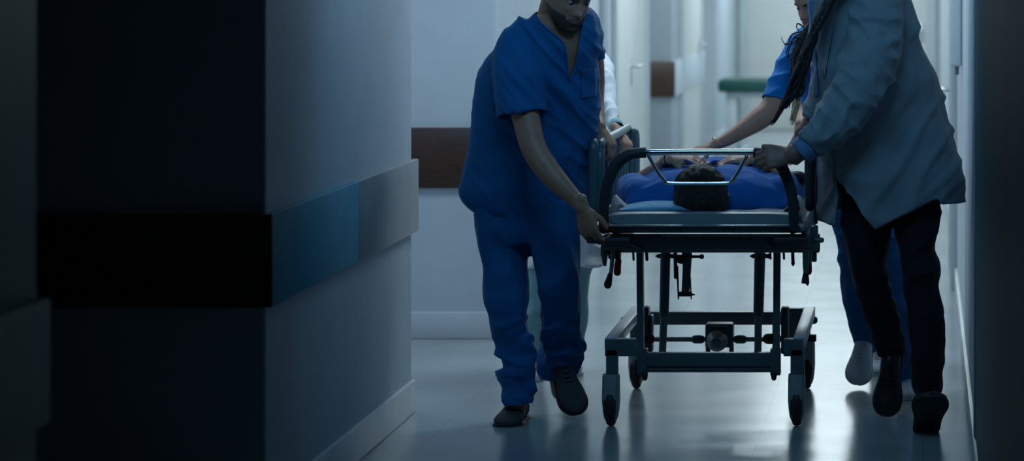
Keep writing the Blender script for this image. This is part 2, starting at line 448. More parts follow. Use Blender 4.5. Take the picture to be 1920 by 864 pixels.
# guard rails round the left wall pieces: panels on the facing ends and along the corridor
ZB, ZTp = .70, .98
def guard_face(y, x0, x1, m): trim((x0,y-.024,ZB), (x1,y,ZTp), m)
def guard_side(y0, y1, m): trim((XL,y0,ZB), (XL+.024,y1,ZTp), m)
guard_side(-2,7.18,M['wall_shaded'])  # same painted-in shade as the near wall
guard_face(9.64,-5.3,XL+.024,M['guard_shade']); guard_side(9.64,11.1,M['guard_reflect']); guard_side(11.1,12.42,M['guard'])
guard_face(14.85,-5.3,XL+.024,M['brown']); guard_side(14.85,20.2,M['guard'])
guard_face(25.3,-5.3,XL+.024,M['brown']); guard_side(25.3,28.72,M['wall'])  # side guard takes the wall colour to paint in reflected light
bm = bmesh.new(); box(bm, (-5.9,-3,0), (-5.4,40,HC)); structure('wall_left', bm, M['wall'])
# right wall: near stretch with shade put into its colour, lit stretch beyond
bm = bmesh.new(); box(bm, (XR,-3,0), (XR+.4,10.95,HC), .008, 2); structure('wall_right', bm, M['wall_shaded'])
bm = bmesh.new(); box(bm, (XR+.004,10.95,0), (XR+.4,34,HC)); structure('wall_right', bm, M['wall'])
trim((XR-.006,10.9,0), (XR+.1,11.02,HC), M['frame'])
bm = bmesh.new(); box(bm, (XR-.010,-3,0), (XR+.05,34,.12), .004); structure('baseboard_right', bm, M['base'])
bm = bmesh.new(); box(bm, (-5.4,34,0), (XR+.4,34.3,HC)); structure('wall_far', bm, M['wall_cream'])
bm = bmesh.new(); box(bm, (-5.4,33.985,0), (XR,34,.12)); structure('baseboard_far', bm, M['base'])
# doors
def door_side(n, x, y0, y1, sgn, handle_y):          # on a side wall, face at x, sgn = into the corridor
    bm = bmesh.new(); a, b = sorted((x, x+sgn*.02))
    box(bm, (a,y0,.01), (b,y1,2.1), .004); d = structure('door_%d' % n, bm, M['door'])
    bm = bmesh.new(); a, b = sorted((x, x+sgn*.035))
    for q0, q1 in ((y0-.12,y0),(y1,y1+.12)): box(bm, (a,q0,0), (b,q1,2.2), .005)
    box(bm, (a,y0-.12,2.1), (b,y1+.12,2.2), .005)
    hard('door_frame', bm, M['frame'], d)
    bm = bmesh.new(); xx = x+sgn*.075
    tube(bm, [(Vector((x+sgn*.01,handle_y,1.06)),.012),(Vector((xx,handle_y,1.06)),.012)], n=12, sub=1)
    tube(bm, [(Vector((xx,handle_y,1.06)),.012),(Vector((xx,handle_y+(.13 if handle_y < (y0+y1)/2 else -.13),1.06)),.011)], n=12, sub=1)
    box(bm, (min(x+sgn*.018,x+sgn*.026),handle_y-.03,.93), (max(x+sgn*.018,x+sgn*.026),handle_y+.03,1.12), .003)
    hard('door_handle', bm, M['steel'], d)
def door_far(n, x0, x1, hx):
    y = 34.0; bm = bmesh.new(); box(bm, (x0,y-.03,.01), (x1,y,2.1), .004); d = structure('door_%d' % n, bm, M['door'])
    bm = bmesh.new()
    for q0, q1 in ((x0-.1,x0),(x1,x1+.1)): box(bm, (q0,y-.05,0), (q1,y,2.2), .005)
    box(bm, (x0-.1,y-.05,2.1), (x1+.1,y,2.2), .005); hard('door_frame', bm, M['frame'], d)
    bm = bmesh.new(); dx = .12 if hx < (x0+x1)/2 else -.12
    tube(bm, [(Vector((hx,y-.03,1.05)),.014),(Vector((hx,y-.10,1.05)),.014)], n=12, sub=1)
    tube(bm, [(Vector((hx,y-.10,1.05)),.014),(Vector((hx+dx,y-.10,1.05)),.013)], n=12, sub=1)
    box(bm, (hx-.035,y-.038,.93), (hx+.035,y-.028,1.13), .003)
    hard('door_handle', bm, M['steel'], d)
door_side(1, XL, 20.45, 22.6, 1, 21.5)
door_side(2, XL, 26.2, 28.2, 1, 28.0)
for y0 in (19.6,22.62): trim((XL,y0,0), (XL+.03,y0+.28,HC), M['wall_mid'])
door_far(3, -1.85, -.95, -1.05)
door_far(4, -.75, .05, -.02)
door_side(5, XR+.004, 17.2, 18.3, -1, 17.35)
# dispenser on the right wall and couch at the corridor end
t = thing('wall_dispenser', 'pale grey wall dispenser hanging on the right wall of the corridor behind the white coat', 'dispenser', (XR,15.0,1.2))
bm = bmesh.new(); box(bm, (XR-.052,14.9,1.26), (XR+.002,15.1,1.86), .012, 3); hard('case', bm, M['wall'], t)
bm = bmesh.new(); box(bm, (XR-.03,14.95,1.22), (XR-.01,15.02,1.27), .006); hard('nozzle', bm, M['plastic'], t)
t = thing('padded_bench', 'long green padded bench standing blurred at the far end of the corridor', 'bench', (-1.2,29.5,0))
bm = bmesh.new(); box(bm, (-1.87,29.2,.585), (-.62,29.9,.70), .03, 4); hard('seat', bm, M['green'], t)
bm = bmesh.new(); box(bm, (-1.8,29.25,.53), (-.7,29.85,.585), .005); hard('seat_frame', bm, M['frame'], t)
for x in (-1.80,-.78):
    for y in (29.26,29.76):
        bm = bmesh.new(); box(bm, (x,y,0), (x+.10,y+.08,.53), .006); hard('leg', bm, M['frame'], t)

# ================================================================== GURNEY
G = thing('gurney', 'dark steel hospital gurney on four casters being wheeled toward the viewer', 'gurney', (-.82,12.5,0))
ZF, ZR = 12.03, 13.10
XA = X(1145,ZF)+.0; XB = X(1493,ZF); XM = (XA+XB)/2
# --- casters
def caster(px, Z):
    s = 6000/Z; x = px
    bm = bmesh.new()
    R = []
    tab = [(.196,.026,.030),(.194,.031,.038),(.180,.0325,.043),(.12,.033,.055),(.095,.033,.062),(.06,.030,.060),(.035,.026,.052),(.022,.021,.040)]
    for z, a, d in tab:
        R.append([Vector((x+a*math.copysign(abs(math.cos(q))**.5,math.cos(q)), Z+.0+d*math.copysign(abs(math.sin(q))**.7,math.sin(q)), z)) for q in [2*math.pi*k/24 for k in range(24)]])
    loft(bm, R); c = hard('caster', bm, M['plastic'], G)
    bm = bmesh.new(); R = []
    for a, r in ((-.017,.055),(-.016,.066),(-.010,.0725),(0,.074),(.010,.0725),(.016,.066),(.017,.055)):
        R.append([Vector((x+a, Z+r*math.cos(2*math.pi*k/36), .074+r*math.sin(2*math.pi*k/36))) for k in range(36)])
    loft(bm, R); obj('wheel', bm, M['rubber'], c)
    bm = bmesh.new(); box(bm, (x-.023,Z-.07,.045), (x+.023,Z-.04,.108), .009); hard('wheel_cover', bm, M['rubber'], c)
for x in (XA+.002, XB+.002):
    caster(x, ZF); caster(x, ZR)
# --- base frame
def front(bm, x0,x1,y0,y1,dz=.05,Z=12.0,bev=.003): pbox(bm, x0,x1,y0,y1,Z,Z+dz,bev)
for x0, x1, bx0, bx1 in ((1136,1158,1134,1192),(1482,1508,1469,1505)):
    bm = bmesh.new(); front(bm, x0,x1,655,709,.045); hard('leg', bm, M['paint'], G)
    bm = bmesh.new(); front(bm, bx0,bx1,636,668,.05); hard('corner_bracket', bm, M['paint'], G)
for xs in ((XA-.022,XA+.024),(XB-.012,XB+.034)):
    bm = bmesh.new(); box(bm, (xs[0],12.02,H(655,12.0)), (xs[1],13.14,H(634.5,12.0)), .004); hard('side_beam', bm, M['beamtop'], G)
bm = bmesh.new(); pbox(bm, 1186,1490,585,609,13.08,13.13); hard('rear_crossbeam', bm, M['paint'], G)
for x0, x1 in ((1181,1205),(1478,1519)):
    bm = bmesh.new(); pbox(bm, x0,x1,578,655,13.07,13.12); hard('leg', bm, M['paint'], G)
for px, a in ((1180,-1),(1517,1)):
    bm = bmesh.new()
    c = P(px,600,13.08)
    tube(bm, [(c,.010),(c+Vector((a*.012,0,0)),.016),(c+Vector((a*.022,0,0)),.016)], n=18, sub=2); hard('knob', bm, M['rubber'], G)
bm = bmesh.new(); pbox(bm, 1500,1530,629,641,12.55,12.60); hard('pedal', bm, M['rubber'], G)
# low crossbeam of the lift
bm = bmesh.new(); front(bm, 1198,1456,662,687,.05,12.12); hard('lower_crossbeam', bm, M['paint'], G)
bm = bmesh.new(); ptube(bm, [(1205,691,12.14,7),(1455,691,12.14,7)], sub=1, n=16); hard('lower_crossbar', bm, M['paint'], G)
for x0, x1 in ((1195,1213),(1444,1463)):
    bm = bmesh.new(); front(bm, x0,x1,655,704,.06,12.11); hard('beam_end_plate', bm, M['paint'], G)
for px in (1209,1451):
    bm = bmesh.new(); ptube(bm, [(px,702,12.1,6),(px,709,12.1,5)], sub=1, n=12); hard('bolt', bm, M['rubber'], G)
# vertical posts
for x0, x1, xb0, xb1 in ((1193,1205,1195,1207),(1450,1463,1449,1461)):
    bm = bmesh.new(); loft(bm, [[P(x0,468,12.10),P(x1,468,12.10),P(x1,468,12.10)+Vector((0,.05,0)),P(x0,468,12.10)+Vector((0,.05,0))],
                                [P(xb0,700,12.10),P(xb1,700,12.10),P(xb1,700,12.10)+Vector((0,.05,0)),P(xb0,700,12.10)+Vector((0,.05,0))]])
    hard('lift_post', bm, M['paint'], G)
for top, mid, low in (((1248,468,9.5),(1245,592,9),(1242,661,7.5)), ((1425,468,10.5),(1422,592,9.5),(1421,661,7.5))):
    bm = bmesh.new(); Z = 12.35
    ptube(bm, [(top[0],top[1],Z,top[2]),(mid[0],mid[1],Z,mid[2])], sub=1, n=20, round0=False, round1=False); c = hard('lift_column', bm, M['paint'], G)
    bm = bmesh.new(); ptube(bm, [(mid[0],mid[1]-2,Z,low[2]-.5),(low[0],low[1],Z,low[2]-.5)], sub=1, n=20, round0=False, round1=False); hard('piston', bm, M['paint_light'], c)
    bm = bmesh.new(); ptube(bm, [(top[0]-18,480,Z,1.5),(top[0]-14,480,Z,4),(top[0]+14,480,Z,4),(top[0]+17,480,Z,5)], sub=1, n=12); hard('pivot_pin', bm, M['rubber'], c)
# pivot plates
for x0, x1, y0, y1 in ((1206,1216,576,665),(1217,1223,592,662),(1464,1478,577,664),(1448,1456,594,664)):
    bm = bmesh.new(); pbox(bm, x0,x1,y0,y1,12.42,12.50,.006); hard('pivot_plate', bm, M['paint'], G)
for px in (1210,1448):
    bm = bmesh.new(); ptube(bm, [(px-9,635,12.38,10),(px+9,635,12.38,10)], sub=1, n=20); hard('pivot_hub', bm, M['rubber'], G)
# drive motor with shaft
bm = bmesh.new(); Zm = 12.5
pbox(bm, 1322,1374,608,652,Zm,Zm+.10,.008); pbox(bm, 1330,1366,612,630,Zm-.02,Zm,.004)
mo = hard('drive_motor', bm, M['paint'], G)
bm = bmesh.new(); R = []
c = P(1344,640,Zm-.05)
for y, r in ((.05,.040),(.03,.042),(.0,.040),(-.02,.034),(-.035,.022),(-.05,.020),(-.052,.012)):
    R.append([c+Vector((r*math.cos(2*math.pi*k/24), y, r*math.sin(2*math.pi*k/24))) for k in range(24)])
loft(bm, R); hard('motor_housing', bm, M['paint_light'], mo)
bm = bmesh.new(); ptube(bm, [(1222,636,Zm+.03,4.5),(1445,636,Zm+.03,4.5)], sub=1, n=16); hard('shaft', bm, M['paint_light'], mo)
for a, b in ((1298,1320),(1377,1399)):
    bm = bmesh.new(); ptube(bm, [(a,636,Zm+.03,6),(a+5,636,Zm+.03,8),(b-5,636,Zm+.03,8),(b,636,Zm+.03,6)], sub=1, n=18, round0=False, round1=False); hard('coupling', bm, M['paint'], mo)
for x in (1327,1371):
    bm = bmesh.new(); pbox(bm, x-4,x+4,645,662,Zm+.02,Zm+.06,.003); hard('bracket', bm, M['paint'], mo)
# deck
bm = bmesh.new(); box(bm, (X(1115,11.85),11.85,H(437,11.85)), (X(1512,11.85),13.80,H(423,11.85)), .012, 3); hard('deck', bm, M['paint'], G)
bm = bmesh.new(); pbox(bm, 1126,1500,421.5,425,11.83,11.86,.002); hard('deck_edge_strip', bm, M['steel'], G)
bm = bmesh.new(); pbox(bm, 1132,1520,440,469,11.95,12.0,.004); hard('front_rail', bm, M['paint'], G)
bm = bmesh.new(); ptube(bm, [(1165,471,12.0,2.5),(1505,471,12.0,2.5)], sub=1, n=12); hard('under_bar', bm, M['paint_light'], G)
for x0, x1 in ((1143,1158),(1500,1512)):
    bm = bmesh.new(); box(bm, (X(x0,12.0),12.0,H(466,12.0)), (X(x1,12.0),13.7,H(440,12.0)), .004); hard('side_frame', bm, M['paint'], G)
bm = bmesh.new(); pbox(bm, 1099,1182,446,457,11.80,11.92,.01); hard('bumper', bm, M['rubber'], G)
bm = bmesh.new(); pbox(bm, 1450,1516,444,457,11.83,11.92,.01); hard('bumper', bm, M['rubber'], G)
bm = bmesh.new(); pbox(bm, 1240,1478,441,444,11.93,11.95,.001); hard('name_strip', bm, M['paint_light'], G)
for (p, q) in (((1178,460),(1206,470)),((1432,455),(1452,470))):     # gusset plates
    bm = bmesh.new(); loft(bm, [[P(p[0],p[1]-5,11.94),P(p[0],p[1],11.94),P(p[0],p[1],12.0),P(p[0],p[1]-5,12.0)],[P(q[0],q[1]-4,11.94),P(q[0],q[1]+1,11.94),P(q[0],q[1]+1,12.0),P(q[0],q[1]-4,12.0)]]); hard('gusset', bm, M['paint_light'], G)
for px, y1, r in ((1188,487,2.2),(1213,487,3),(1445,485,2),(1470,485,2.2),(1487,494,3.2)):
    bm = bmesh.new(); ptube(bm, [(px-1,466,12.02,r),(px,y1,12.02,r)], sub=1, n=10)
    if y1 > 490: ptube(bm, [(px,y1-4,12.02,1.5),(px,y1,12.02,4),(px,y1+3,12.02,2)], sub=1, n=12)
    hard('deck_pin', bm, M['rubber'], G)
# hanging crank bracket
bm = bmesh.new(); Z = 12.25
loft(bm, [[P(a,y,Z),P(b,y,Z),P(b,y,Z+.04),P(a,y,Z+.04)] for a, b, y in ((1278,1298,468),(1280,1296,500),(1278,1293,545),(1277,1292,553))])
cr = hard('crank_bracket', bm, M['paint'], G)
bm = bmesh.new(); pbox(bm, 1271,1296,548,556,Z,Z+.04); ptube(bm, [(1294,552,Z,3.5),(1303,552,Z,1)], sub=1, n=12); hard('foot_plate', bm, M['rubber'], cr)
bm = bmesh.new(); ptube(bm, [(1266,470,Z,3.5),(1267,520,Z,3.5)], sub=1, n=10); ptube(bm, [(1270,500,Z,2),(1272,560,Z,1.5)], sub=1, n=8); ptube(bm, [(1294,520,Z,1.5),(1296,560,Z,1.2)], sub=1, n=8); hard('rod', bm, M['rubber'], cr)
bm = bmesh.new(); ptube(bm, [(1258,481,Z,3),(1270,481,Z,4),(1310,481,Z,2.5),(1316,481,Z,5)], sub=1, n=12); ptube(bm, [(1272,488,Z,5),(1278,490,Z,5)], sub=1, n=12); hard('pivot_pin', bm, M['rubber'], cr)
# levers
def lever(pts, gp, gm, Z):
    bm = bmesh.new(); ptube(bm, [(x,y,Z,r) for x, y, r in pts], sub=2, n=12); l = hard('lever', bm, M['paint_light'], G)
    bm = bmesh.new(); ptube(bm, [(x,y,Z,r) for x, y, r in gp], sub=3, n=16); g = hard('lever_grip', bm, gm, l); return g
lever([(1149,470,4.5),(1147,500,4),(1144,520,3.5)], [(1144,515,5),(1142,524,6),(1140,532,7.5),(1139.5,535,7)], M['rubber'], 11.97)
lever([(1162,460,4),(1160,488,4)], [(1159.5,488,6),(1158,500,6.5),(1157.5,511,7)], M['red'], 12.05)['label'] = 'red lever grip'
lever([(1511,462,6.5),(1511,498,6),(1511,515,4)], [(1510.5,513,5),(1510.5,520,6.5),(1510,530,7.5),(1510,531,7)], M['rubber'], 11.97)
lever([(1519,460,4),(1518,500,4)], [(1517.5,498,5),(1517,508,5.5),(1516.5,511,5)], M['red'], 12.2)['label'] = 'red lever grip'
bm = bmesh.new(); pbox(bm, 1140,1160,458,486,12.0,12.06,.006); pbox(bm, 1126,1138,458,482,11.98,12.05,.006); hard('lever_housing', bm, M['rubber'], G)
bm = bmesh.new(); ptube(bm, [(1134,458,11.98,5),(1133,480,11.98,5.5),(1134,496,11.98,3.5)], n=12); hard('release_pin', bm, M['paint'], G)
bm = bmesh.new(); pbox(bm, 1520,1533,425,470,12.0,12.08,.006); pbox(bm, 1527,1537,440,474,12.1,12.16,.006); ptube(bm, [(1528,450,12.0,4.5),(1541,450,12.0,5)], sub=1, n=14); pbox(bm, 1522,1531,468,491,12.1,12.14,.003); hard('lever_housing', bm, M['paint'], G)
# push rail at the head end
Zr = 11.84
bm = bmesh.new(); ptube(bm, [(1208,286,Zr,6),(1300,285,Zr,6),(1417,285,Zr,6)], sub=4, n=18); pr = hard('push_rail', bm, M['chrome'], G)
bm = bmesh.new(); ptube(bm, [(1132.5,430,Zr,9.5),(1132.5,395,Zr,9.5),(1135,362,Zr,10),(1143,333,Zr,10.5),(1158,306,Zr,11),(1178,291,Zr,10.5),(1195,287,Zr,10),(1211,286,Zr,10)], sub=5, n=18, round1=False); hard('foam_grip', bm, M['foam'], pr)
bm = bmesh.new(); ptube(bm, [(1488.5,430,Zr,9),(1487.5,395,Zr,9.5),(1484,362,Zr,10),(1475,333,Zr,10.5),(1462,306,Zr,11),(1444,291,Zr,10.5),(1428,287,Zr,10),(1413,286,Zr,10)], sub=5, n=18, round1=False); hard('foam_grip', bm, M['foam'], pr)
bm = bmesh.new(); ptube(bm, [(1216,292,Zr,3.5),(1232,320,Zr,3.5),(1246,338,Zr,3.3),(1256,343.5,Zr,3),(1310,344,Zr,2.8),(1362,343.5,Zr,3),(1372,339,Zr,3.3),(1382,325,Zr,3.5),(1400,292,Zr,3.5)], sub=4, n=12); hard('inner_bar', bm, M['chrome'], pr)
# side rails
def loop_rail(parent, x, Y0, Y1, z0, z1, r, m, name):
    bm = bmesh.new(); q = .09
    pts = [(x,Y0,z0),(x,Y0,z1-q),(x,Y0+.02,z1-.03),(x,Y0+q,z1),(x,(Y0+Y1)/2,z1),(x,Y1-q,z1),(x,Y1-.02,z1-.03),(x,Y1,z1-q),(x,Y1,z0)]
    tube(bm, [(Vector(p), r) for p in pts], sub=5, n=16, side=(1,0,0)); return hard(name, bm, m, parent)
xl = X(1116,12.15)
sr = loop_rail(G, xl+.022, 12.10, 13.30, .80, H(268,12.1), .018, M['bluechrome'], 'side_rail')
bm = bmesh.new()
tube(bm, [(Vector((xl-.004,12.10,.80)),.021,.03),(Vector((xl-.002,12.10,1.0)),.022,.03),(Vector((xl,12.105,1.045)),.02,.028),(Vector((xl,12.13,1.058)),.014,.02)], sub=4, n=18, side=(1,0,0))
hard('end_post', bm, M['bluechrome'], sr)
for i in range(9):
    y = 12.22+.12*i
    bm = bmesh.new(); tube(bm, [(Vector((xl+.022,y,.80)),.009),(Vector((xl+.022,y,1.035)),.009)], sub=1, n=12); hard('baluster', bm, M['bluechrome'], sr)
bm = bmesh.new(); tube(bm, [(Vector((xl+.05,13.28,.78)),.020),(Vector((xl+.05,13.28,1.0)),.020),(Vector((xl+.05,13.25,1.04)),.018)], sub=3, n=14); hard('end_post', bm, M['bluechrome'], sr)
bm = bmesh.new(); box(bm, (xl+.012,12.1,.765), (xl+.036,13.32,.80), .006); hard('rail_base', bm, M['paint_light'], sr)
xr = X(1519,12.1)
bm = bmesh.new(); tube(bm, [(Vector((xr,12.10,H(388,12.1))),.019,.028),(Vector((xr,12.10,H(340,12.1))),.021,.03),(Vector((xr,12.10,H(295,12.1))),.021,.03),(Vector((xr,12.11,H(282,12.1))),.018,.026)], sub=4, n=18, side=(1,0,0))
s2 = hard('side_rail', bm, M['foam'], G)
bm = bmesh.new(); tube(bm, [(Vector((xr+.02,12.14,.755)),.008),(Vector((xr+.02,12.14,H(300,12.14))),.008),(Vector((xr+.02,12.2,H(284,12.2))),.010),(Vector((xr+.02,12.7,H(284,12.2))),.011),(Vector((xr+.02,13.26,H(284,12.2))),.011),(Vector((xr+.02,13.30,H(300,12.2))),.008),(Vector((xr+.02,13.30,.755)),.008)], sub=3, n=14); hard('rail_tube', bm, M['bluechrome'], s2)
for i in range(8):
    bm = bmesh.new(); y = 12.28+.12*i; tube(bm, [(Vector((xr+.02,y,.755)),.007),(Vector((xr+.02,y,1.03)),.007)], sub=1, n=10); hard('baluster', bm, M['bluechrome'], s2)
bm = bmesh.new(); ptube(bm, [(1470,334,12.35,12,12),(1485,334,12.35,13,13),(1498,334,12.35,13.5,14),(1504,335,12.35,12,12)], n=18, sub=3, side=(0,0,1)); ptube(bm, [(1500,332,12.35,6),(1503,347,12.35,4)], n=10, sub=1); ptube(bm, [(1476,340,12.38,4),(1486,440,12.38,4)], n=10, sub=1); hard('arm_rest_roll', bm, M['foam'], G)

# mattress, pillow, sheet
bm = bmesh.new(); Z0 = 11.88
R = []
for Yv, k in ((Z0,.0),(Z0+.010,.8),(Z0+.025,1),(Z0+.05,.9),(Z0+.08,-1.6),(12.3,-1.8),(12.8,-1.8),(13.3,-1.8),(13.72,-1.8),(13.74,-2),(13.75,-2.4)):
    hw = .335+.012*max(k,0); zt, zb = H(400.5,Z0)+.006*(k if k > 0 else 1+(k-1)*1.1), H(421.5,Z0); cx = X(1316,Z0); ring = []
    for q in range(28):
        a = 2*math.pi*q/28; c, s = math.cos(a), math.sin(a)
        ring.append(Vector((cx+hw*math.copysign(abs(c)**.25,c), Yv, (zt+zb)/2+(zt-zb)/2*math.copysign(abs(s)**.45,s))))
    R.append(ring)
loft(bm, R); tag(hard('mattress', bm, M['mattress']), 'grey vinyl mattress lying on the gurney under the patient', 'mattress')
MZ = H(400.5,11.88)-.010
bm = bmesh.new(); R = []
for i in range(15):
    t_ = i/14; ring = []; y = 11.945+.26*t_; e = max(.02, (1-abs(2*t_-1)**2.6))**.5
    for q in range(40):
        a = 2*math.pi*q/40; c, s = math.cos(a), math.sin(a)
        xw = .155*(.93+.07*e); th = .024*e*(1-abs(c)**3*.75)
        ring.append(Vector((X(1236,11.95)+xw*c, y, MZ+.018+th*math.copysign(abs(s)**.7,s)*(1.0 if s > 0 else .85))))
    R.append(ring)
loft(bm, R); me_p = obj('pillow', bm, M['pillow']); tag(me_p, 'pale blue pillow under the patient\'s head on the gurney', 'pillow')
# sheet over the mattress sides and the patient's legs
bm = bmesh.new(); NX, NY = 66, 90; vs = []
def pat_top(x, y):                                   # height of the patient's legs under the sheet
    cx = X(1330,12.5); h = 0
    if y > 12.75:
        k = min(1, (y-12.75)/.15)
        base = .16-.05*min(1,(y-12.75)/.7)
        for s in (-1,1): h = max(h, base*math.exp(-((x-cx-s*.10)/.095)**4))
        h = max(h, .5*base*math.exp(-((x-cx)/.2)**4))
        f = math.exp(-((y-13.58)/.09)**2)
        for s in (-1,1): h = max(h, .165*f**.5*math.exp(-((x-cx-s*.085)/.075)**2)*(1 if f > .05 else 0))
        h *= k
    return h
for j in range(NY+1):
    y = 12.02+(13.72-12.02)*j/NY; row = []
    for i in range(NX+1):
        u = -1+2*i/NX; x = X(1322,12.0)+.40*u; e = max(0, abs(u)-.86)/.14
        z = MZ+.004+pat_top(x,y)+.008*noise.noise(Vector((x*14,y*9,1)))
        ruf = max(0, 1-abs(abs(u)-.86)/.13)
        z += ruf*(.050+.05*noise.noise(Vector((u*3,y*7,4))))*(1 if y < 12.9 else .5)
        z -= e*e*.085; x -= math.copysign(e*.03,u)
        row.append(bm.verts.new((x, y, z+.004)))
    vs.append(row)
for j in range(NY):
    for i in range(NX): bm.faces.new((vs[j][i],vs[j][i+1],vs[j+1][i+1],vs[j+1][i]))
bmesh.ops.solidify(bm, geom=bm.faces[:], thickness=.003)
tag(obj('bed_sheet', bm, M['linen']), 'white sheet bunched along the mattress edges and over the patient\'s legs', 'sheet')

# ================================================================== PATIENT
pat = thing('person', 'patient in blue shirt lying on the gurney, dark hair toward the viewer', 'person', (-.82,12.6,MZ))
MP = headM(Vector((X(1315,12.06),12.075,.872)), 180, -86, 0, 1.15)
CXp = X(1335,12.35)
def yring(y, cx, hw, zb, zt, n=36, ex=.75):
    out = []
    for k in range(n):
        a = 2*math.pi*k/n; c, sn = math.cos(a), math.sin(a)
        out.append(Vector((cx+hw*math.copysign(abs(c)**.92,c), y, zb+.02+((zt-zb-.02)*sn if sn > 0 else .025*sn))))
    return out
tors = [(12.13,.17,.80,.865),(12.145,.25,.795,.90),(12.18,.305,.792,.93),(12.25,.325,.79,.957),(12.40,.325,.79,.974),(12.60,.28,.79,.974),(12.8,.22,.79,.960),(12.95,.21,.79,.95),(13.1,.2,.79,.935)]
bb = bmesh.new(); add_head(bb, MP)
tube(bb, [(Vector((X(1315,12.1),12.12,.86)),.062),(Vector((X(1320,12.2),12.22,.86)),.064),(Vector((CXp,12.32,.88)),.10)], n=18)
loft(bb, [yring(y, CXp, hw*.8, zb+.03, zt-.02) for y, hw, zb, zt in crom(tors[2:],3)])
for s in (-1,1):                                      # legs and feet under the sheet
    x = CXp+s*.10-.0
    tube(bb, [(Vector((x,12.95,.875)),.070),(Vector((x,13.25,.872)),.052),(Vector((x,13.5,.86)),.038),(Vector((x,13.57,.858)),.036)], n=14)
    tube(bb, [(Vector((x,13.57,.845)),.032),(Vector((x+s*.01,13.60,.89)),.032),(Vector((x+s*.02,13.605,.935)),.024)], n=12)
# folded arms
el_l, wr_l = Vector((X(1186,12.55),12.52,.855)), P(1258,300,12.34)
el_r, wr_r = Vector((X(1482,12.45),12.50,.865)), P(1412,299,12.36)
tube(bb, [(Vector((CXp-.26,12.28,.865)),.04),(el_l,.040),(el_l+(wr_l-el_l)*.5,.036,.034),(wr_l,.026,.022)], n=14)
tube(bb, [(Vector((CXp+.26,12.28,.865)),.04),(el_r,.044),(el_r+(wr_r-el_r)*.4,.042),(wr_r,.028,.024)], n=14)
hand(bb, wr_l, Vector((1,-.1,.05)), Vector((-.1,-.5,1)), 1, (22,28,20), .95)
hand(bb, wr_r, Vector((-1,.1,.03)), Vector((0,-.4,1)), -1, (20,25,20), .95)
bo = skin_body(bb, MP, pat, .0045)
hair_cap('hair', MP, M['shorthair'], pat, .014, .026, -.05, wob=.006)
add_eyes(MP, pat)
gb = bmesh.new()
loft(gb, [yring(y, CXp, hw, zb, zt) for y, hw, zb, zt in crom(tors,4)])
for s, el in ((-1,el_l),(1,el_r)):
    sh = Vector((CXp+s*.265,12.25,.855))
    tip = sh+(el-sh)*1.0
    tube(gb, [(sh-Vector((s*.06,0,0)),.055,.06),(sh,.068,.062),(sh+(tip-sh)*.5+Vector((s*.012,0,0)),.070,.062),(tip,.064,.060)], n=22, hollow=True)
gm = garment('shirt', gb, M['gown'], pat, .006, 6, folds(.007,(7,9,7),3,.006,(14,18,14)))
bm = bmesh.new()
for s in (-1,1):
    tube(bm, [(P(1314+s*10,312,12.2),.003,.010),(P(1314+s*22,306,12.26),.003,.018),(P(1314+s*30,303,12.34),.002,.014)], n=12, side=(0,1,.3))
obj('collar', bm, M['gown'], pat)
bm = bmesh.new(); d = (wr_l-el_l).normalized()
c = wr_l-d*.012
tube(bm, [(c-d*.013,.031,.028),(c-d*.012,.033,.030),(c+d*.012,.033,.030),(c+d*.013,.031,.028)], n=22, sub=1, round0=False, round1=False); 
wt = hard('wristwatch', bm, M['rubber'], None); tag(wt, 'black wristwatch on the patient\'s folded arm', 'watch')

# ================================================================== MAN IN BLUE SCRUBS
man = thing('person', 'bearded man in dark blue scrubs gripping the near left corner of the gurney', 'person', P(985,790,12.14))
MM = headM(P(1067,-14,11.93), 36, 27, 4, 1.06)
trows = [(18,1010,1104,12.06,.10),(30,992,1113,12.05,.13),(45,973,1120,12.05,.145),(65,953,1125,12.06,.155),(90,930,1127,12.07,.165),(115,908,1123,12.08,.17),(145,895,1123,12.10,.17),(180,889,1123,12.12,.165),(230,884,1121,12.15,.16),(290,874,1112,12.18,.16),(330,866,1103,12.2,.16),(355,861,1100,12.2,.16),(375,867,1098,12.2,.155),(392,884,1090,12.2,.15),(404,904,1078,12.2,.14)]
legL = [(372,884,1000,12.20,.13),(410,888,995,12.20,.125),(450,893,993,12.2,.12),(490,899,994,12.19,.11),(520,904,995,12.17,.10),(560,911,995,12.15,.092),(588,918,990,12.15,.088),(615,921,995,12.15,.09),(645,926,1003,12.16,.088),(672,934,1005,12.16,.082),(688,936,1003,12.16,.078),(700,928,1003,12.155,.085),(711,927,1001,12.155,.084),(722,934,1004,12.15,.076),(738,938,1003,12.145,.08),(757,940,1001,12.14,.085)]
legR = [(372,980,1092,12.18,.13),(410,984,1086,12.17,.125),(450,989,1083,12.15,.12),(480,994,1084,12.14,.115),(505,1001,1088,12.13,.11),(530,1008,1091,12.13,.105),(560,1012,1091,12.15,.10),(588,1012,1084,12.18,.09),(615,1012,1087,12.22,.088),(640,1012,1096,12.26,.086),(655,1011,1097,12.28,.085),(672,1010,1090,12.3,.08),(690,1010,1084,12.32,.075),(712,1012,1077,12.34,.07)]
bb = bmesh.new(); add_head(bb, MM)
tube(bb, [(P(1050,-5,12.0),.066),(P(1040,35,12.03),.068),(P(1030,75,12.06),.075)], n=20)
sil(bb, shrink(trows[1:],.86), hollow=False); sil(bb, shrink(legL,.62), hollow=False); sil(bb, shrink(legR,.62), hollow=False)
ptube(bb, [(968,95,11.98,27),(975,160,11.95,28),(987,225,11.91,26),(1001,278,11.87,24),(1022,312,11.85,23.5),(1050,345,11.82,20),(1075,370,11.81,15.5),(1091,388,11.80,14)], n=20)
hand(bb, P(1092,389,11.80), Vector((.28,.02,-1)), Vector((-.55,-.85,-.10)), -1, (26,55,45), 1.1, thumb=(.75,.45,-.5))
